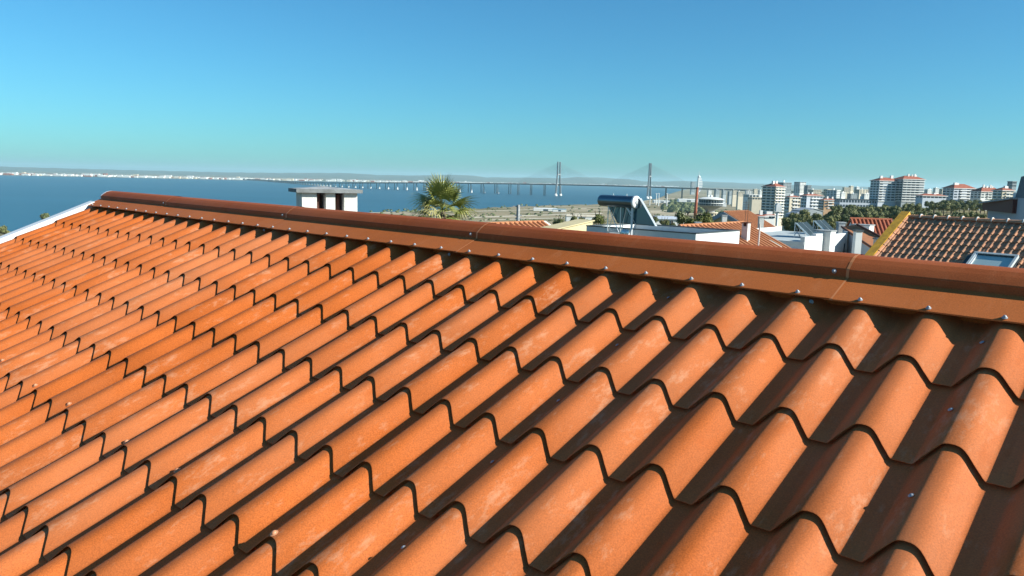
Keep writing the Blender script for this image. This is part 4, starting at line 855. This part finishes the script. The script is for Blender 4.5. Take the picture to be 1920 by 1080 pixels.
# ------------------------------------------------------------------ trees and shrubs
def crown_mesh(name, m, seed, n=900, flat=.8, leaf=.10, lobes=9):
    r = random.Random(seed); mb = MB(); L_ = []
    for i in range(lobes):
        a_ = r.uniform(0, 6.28); rr = r.uniform(.15, .62); L_.append((Vector((math.cos(a_)*rr, math.sin(a_)*rr, r.uniform(-.30, .52)*flat)), r.uniform(.26, .46)))
    for i in range(n):
        c, R = r.choice(L_); d = Vector((r.gauss(0, 1), r.gauss(0, 1), r.gauss(0, 1))).normalized(); p = c+d*R*r.uniform(.72, 1.05)
        nrm = (d+Vector((r.gauss(0, .5), r.gauss(0, .5), r.gauss(0, .5)))).normalized(); t_ = nrm.cross(Vector((r.gauss(0, 1), r.gauss(0, 1), r.gauss(0, 1)))).normalized(); b_2 = nrm.cross(t_); s_ = leaf*r.uniform(.6, 1.3)
        mb.quad(p-t_*s_-b_2*s_*.5, p+t_*s_*.2-b_2*s_*.7, p+t_*s_+b_2*s_*.5, p-t_*s_*.2+b_2*s_*.7)
    for c, R in L_:       # dark inner mass of twigs and leaves
        for i in range(14):
            d = Vector((r.gauss(0, 1), r.gauss(0, 1), r.gauss(0, 1))).normalized(); p = c+d*R*.45; t_ = d.cross(Vector((.3, .5, .8))).normalized(); b_2 = d.cross(t_); s_ = R*.42
            mb.quad(p-t_*s_-b_2*s_, p+t_*s_-b_2*s_, p+t_*s_+b_2*s_, p-t_*s_+b_2*s_)
    return mb.me(name, m)
CR = [crown_mesh('crown', M[k], 40+i, 1000 if i < 6 else 1600, .8, .085 if i < 6 else .06) for i, k in enumerate(('leaf', 'leaf2', 'leaf', 'leaf2', 'leaf3', 'leaf', 'leaf3', 'leaf2'))]
def trunk_mesh(seed):
    r = random.Random(seed); mb = MB(); mb.tube([(0, 0, -1.2), (.03, 0, -.6), (.0, .03, -.1)], [.09, .065, .045], 7)
    for i in range(5): a_ = i*1.3+r.random(); mb.tube([(0, 0, -.45+.06*i), (math.cos(a_)*.25, math.sin(a_)*.25, -.1+.05*i), (math.cos(a_)*.5, math.sin(a_)*.5, .15)], [.04, .025, .01], 5)
    return mb.me('trunk', M['bark'])
TK = [trunk_mesh(3), trunk_mesh(5)]
def tree(px, py, Y, rpx, label, var, group=None, name='tree', asp=.85, cat='tree'):
    """crown centre at the pixel, crown radius rpx photo pixels, standing on the ground at distance Y"""
    c = at(px, py, Y); R = rpx*Y/F; g = gz(c.x, c.y); t = thing(name, label, cat, (c.x, c.y, min(g, c.z-R*.6)), rnd.uniform(0, 6.28), group)
    o = link('crown', CR[var], t); o.location = (0, 0, c.z-t.location.z); o.scale = (R*1.05, R*1.05, R*asp*1.1)
    k = link('trunk', TK[var % 2], t); h = max(.5*R, c.z-t.location.z); k.location = (0, 0, h); k.scale = (R, R, (h+.3)/1.2)
    return t
# bushes and trees one can name
for a_ in ((1046, 417, 95, 13, 'rounded dark bush left of the cream house', 1), (1078, 413, 130, 12, 'small olive tree behind cream house', 0), (1093, 415, 120, 11, 'low shrub between cream house and solar heater', 2), (1121, 412, 85, 17, 'bright green pine left of the solar heater frame', 6),
           (1228, 413, 120, 11, 'dark round tree right of the leaning collector', 7), (1245, 420, 110, 13, 'shrubs below the blue hut right of the collector', 2), (1283, 411, 105, 21, 'large dark pine in front of the brick chimney', 7), (1318, 411, 100, 22, 'wide bushy pine under the water tower', 6), (1300, 420, 92, 16, 'low dark pine between the two larger pines', 4), (1262, 424, 95, 10, 'small dark shrub behind white parapet edge', 7),
           (84, 406, 700, 12, 'dark tree clump on the near shore at left', 1), (8, 432, 420, 13, 'olive tree at the left edge below the verge', 0), (24, 440, 380, 9, 'low shrub beside white verge at left', 2)):
    tree(*a_[:4], a_[4], a_[5])
# hillside trees, row by row
rt = random.Random(77); rows = [(1475, 1560, 421, 170, 16, 11, 'in front of the grey shed'), (1480, 1640, 408, 260, 15, 14, 'on the slope behind the white modern house'), (1590, 1720, 393, 380, 13, 14, 'in the belt below the twin block'), (1640, 1760, 405, 250, 15, 7, 'along the meadow above the yellow verge'), (1740, 1870, 382, 480, 11, 16, 'in the far belt below the red-roofed blocks'), (1690, 1860, 389, 400, 11, 12, 'behind the dry meadow'), (1745, 1850, 404, 230, 14, 6, 'at the meadow edge above clay tile ridge'), (1555, 1640, 398, 330, 13, 9, 'below the long school building')]
ordinals = ordn+['thirteenth', 'fourteenth', 'fifteenth', 'sixteenth']
for x0, x1, y, Y, rp, n, where in rows:
    for i in range(n):
        px = x0+(x1-x0)*(i+.5)/n+rt.uniform(-3, 3); v = rt.choice((0, 1, 2, 3, 5, 0, 2))
        tree(px, y+rt.uniform(-4, 4), Y*rt.uniform(.93, 1.07), rp*rt.uniform(.75, 1.2), 'bushy tree %s, %s from the left' % (where, ordinals[i]), v, 'trees on the right-hand hillside')
# shrubs scattered over the flats and the dark tree line of the riverside park (mass)
r = random.Random(31); mb = MB()
def clump(mb, c, R, n, r):
    for i in range(n):
        d = Vector((r.gauss(0, 1), r.gauss(0, 1), abs(r.gauss(0, .8)))).normalized(); p = c+Vector((d.x*R, d.y*R, d.z*R*.9)); t_ = d.cross(Vector((r.gauss(0, 1), r.gauss(0, 1), r.gauss(0, 1)))).normalized(); b_2 = d.cross(t_); s_ = R*.45
        mb.quad(p-t_*s_-b_2*s_, p+t_*s_-b_2*s_, p+t_*s_+b_2*s_, p-t_*s_+b_2*s_)
for i in range(420):
    px = r.uniform(690, 1440); py = r.uniform(383 if px < 1130 else 372, 418); p = onz(px, py, 3)
    if p.y > 1.0*math.exp(interp(SHORE, math.degrees(math.atan2(p.x, p.y))))*.97: continue
    clump(mb, Vector((p.x, p.y, gz(p.x, p.y))), r.uniform(1.2, 3.6), 14, r)
for i in range(260):
    px = r.choice((r.uniform(1240, 1330), r.uniform(1330, 1440), r.uniform(1268, 1300))); py = r.gauss(366, 3) if px < 1330 else r.gauss(378, 5); Y = r.uniform(1700, 2900) if px < 1330 else r.uniform(1100, 1800); p = at(px, py, Y); clump(mb, Vector((p.x, p.y, gz(p.x, p.y)+2)), r.uniform(4, 9), 16, r)
tag(mb.build('scrub', M['leaf2']), 'dark scrub and tree lines scattered over the riverside flats', 'scrub', kind='stuff')
for i, (px, py, Y, w, h, d_, m_, lab) in enumerate(((1023, 390, 1650, 26, 5, 10, 'apt_white', 'long pale shed on the flats below the left pylon'), (1049, 391.5, 1600, 14, 4, 8, 'skyglass', 'turquoise-roofed strip of shed on the flats'), (1253, 413, 240, 4.5, 2.4, 3, 'apt_blue', 'small blue and white hut right of the collector'), (1090, 403, 700, 14, 4, 6, 'apt_cream', 'pale low hut behind the shrubs on the flats'), (1340, 379, 1500, 20, 6, 12, 'apt_white', 'white riverside hall behind the water tower'), (1290, 373, 2300, 30, 7, 14, 'apt_white', 'long white riverside building left of the brick chimney'), (1240, 376, 2300, 24, 5, 14, 'apt_white', 'low white quay building under the right pylon'))):
    p = at(px, py, Y); z = max(gz(p.x, p.y), p.z-h) if Y > 300 else p.z-h*.5; t = thing('shed', lab, 'shed', (p.x, p.y, z))
    MB().box(-w, w, -d_, d_, -2, h*.7).build('wall', M['apt_white'], t); MB().prism([(-w-.5, -d_-.5, h*.7+.01), (w+.5, -d_-.5, h*.7+.01), (w*.96, 0, h), (-w*.96, 0, h)], (0, d_*1.0, .0)).build('roof', M[m_], t); MB().box(-w*.2, w*.2, -d_-.1, -d_+.1, -1, h*.5).build('door', M['window'], t)
for i, (px, y0, y1, Y) in enumerate(((1230, 363, 383, 1250), (1234.5, 363, 385, 1180), (1250, 363, 385, 1180), (1218, 368, 384, 1300))):
    p = at(px, y1, Y); h = at(px, y0, Y).z-p.z; t = thing('light_mast', '%s of the pale tall masts standing on the flats' % ['second from left', 'third from left', 'rightmost', 'leftmost'][i], 'mast', (p.x, p.y, p.z-1), group='masts on the flats')
    MB().tube([(0, 0, 0), (0, 0, h+1)], [.9, .55], 8).build('pole', M['apt_white'], t); MB().box(-1.4, 1.4, -.5, .5, h+.6, h+1.4).build('head', M['apt_white'], t)
mb = MB()        # pale tracks crossing the flats
def track(pts, w):
    prev = None
    for px, py in pts:
        p = onz(px, py, 3.0); p.z = gz(p.x, p.y)+.12; k = w*p.y/1500; cur = (p-Vector((0, k, 0)), p+Vector((0, k, 0)))
        if prev: mb.quad(prev[0], cur[0], cur[1], prev[1])
        prev = cur
def sub(pts, n=12):
    out = []
    for a_, b_2 in zip(pts, pts[1:]): out += [(a_[0]+(b_2[0]-a_[0])*i/n, a_[1]+(b_2[1]-a_[1])*i/n) for i in range(n)]
    return out+[pts[-1]]
for pts, w in (([(690, 399), (800, 397), (900, 396), (1000, 393), (1100, 391)], 10), ([(880, 408), (960, 405), (1060, 402), (1130, 400)], 16), ([(900, 413), (1000, 410), (1080, 408)], 12), ([(1220, 396), (1290, 393), (1300, 392)], 10), ([(1262, 384), (1290, 377), (1310, 373)], 14), ([(1200, 378), (1240, 374), (1300, 371)], 8), ([(1225, 404), (1290, 402)], 9)): track(sub(pts), w)
tag(mb.build('track', mat('track_sand', (.58, .50, .37), .95, .12, .02)), 'pale sandy tracks over the riverside flats', 'track', kind='structure')

# ------------------------------------------------------------------ air
hzm = bpy.data.materials.new('haze'); hzm.use_nodes = True; nt = hzm.node_tree
for n_ in list(nt.nodes):
    if n_.type == 'BSDF_PRINCIPLED': nt.nodes.remove(n_)
pv = nt.nodes.new('ShaderNodeVolumePrincipled'); pv.inputs['Color'].default_value = (.62, .92, 1.0, 1); pv.inputs['Density'].default_value = 4.6e-5; pv.inputs['Anisotropy'].default_value = .1
nt.links.new(pv.outputs[0], nt.nodes['Material Output'].inputs['Volume'])
hb = MB().box(-41000, 41000, -41000, 41000, -4.5, 260).build('haze', hzm); tag(hb, 'thin blue haze over the river', 'haze', kind='stuff')
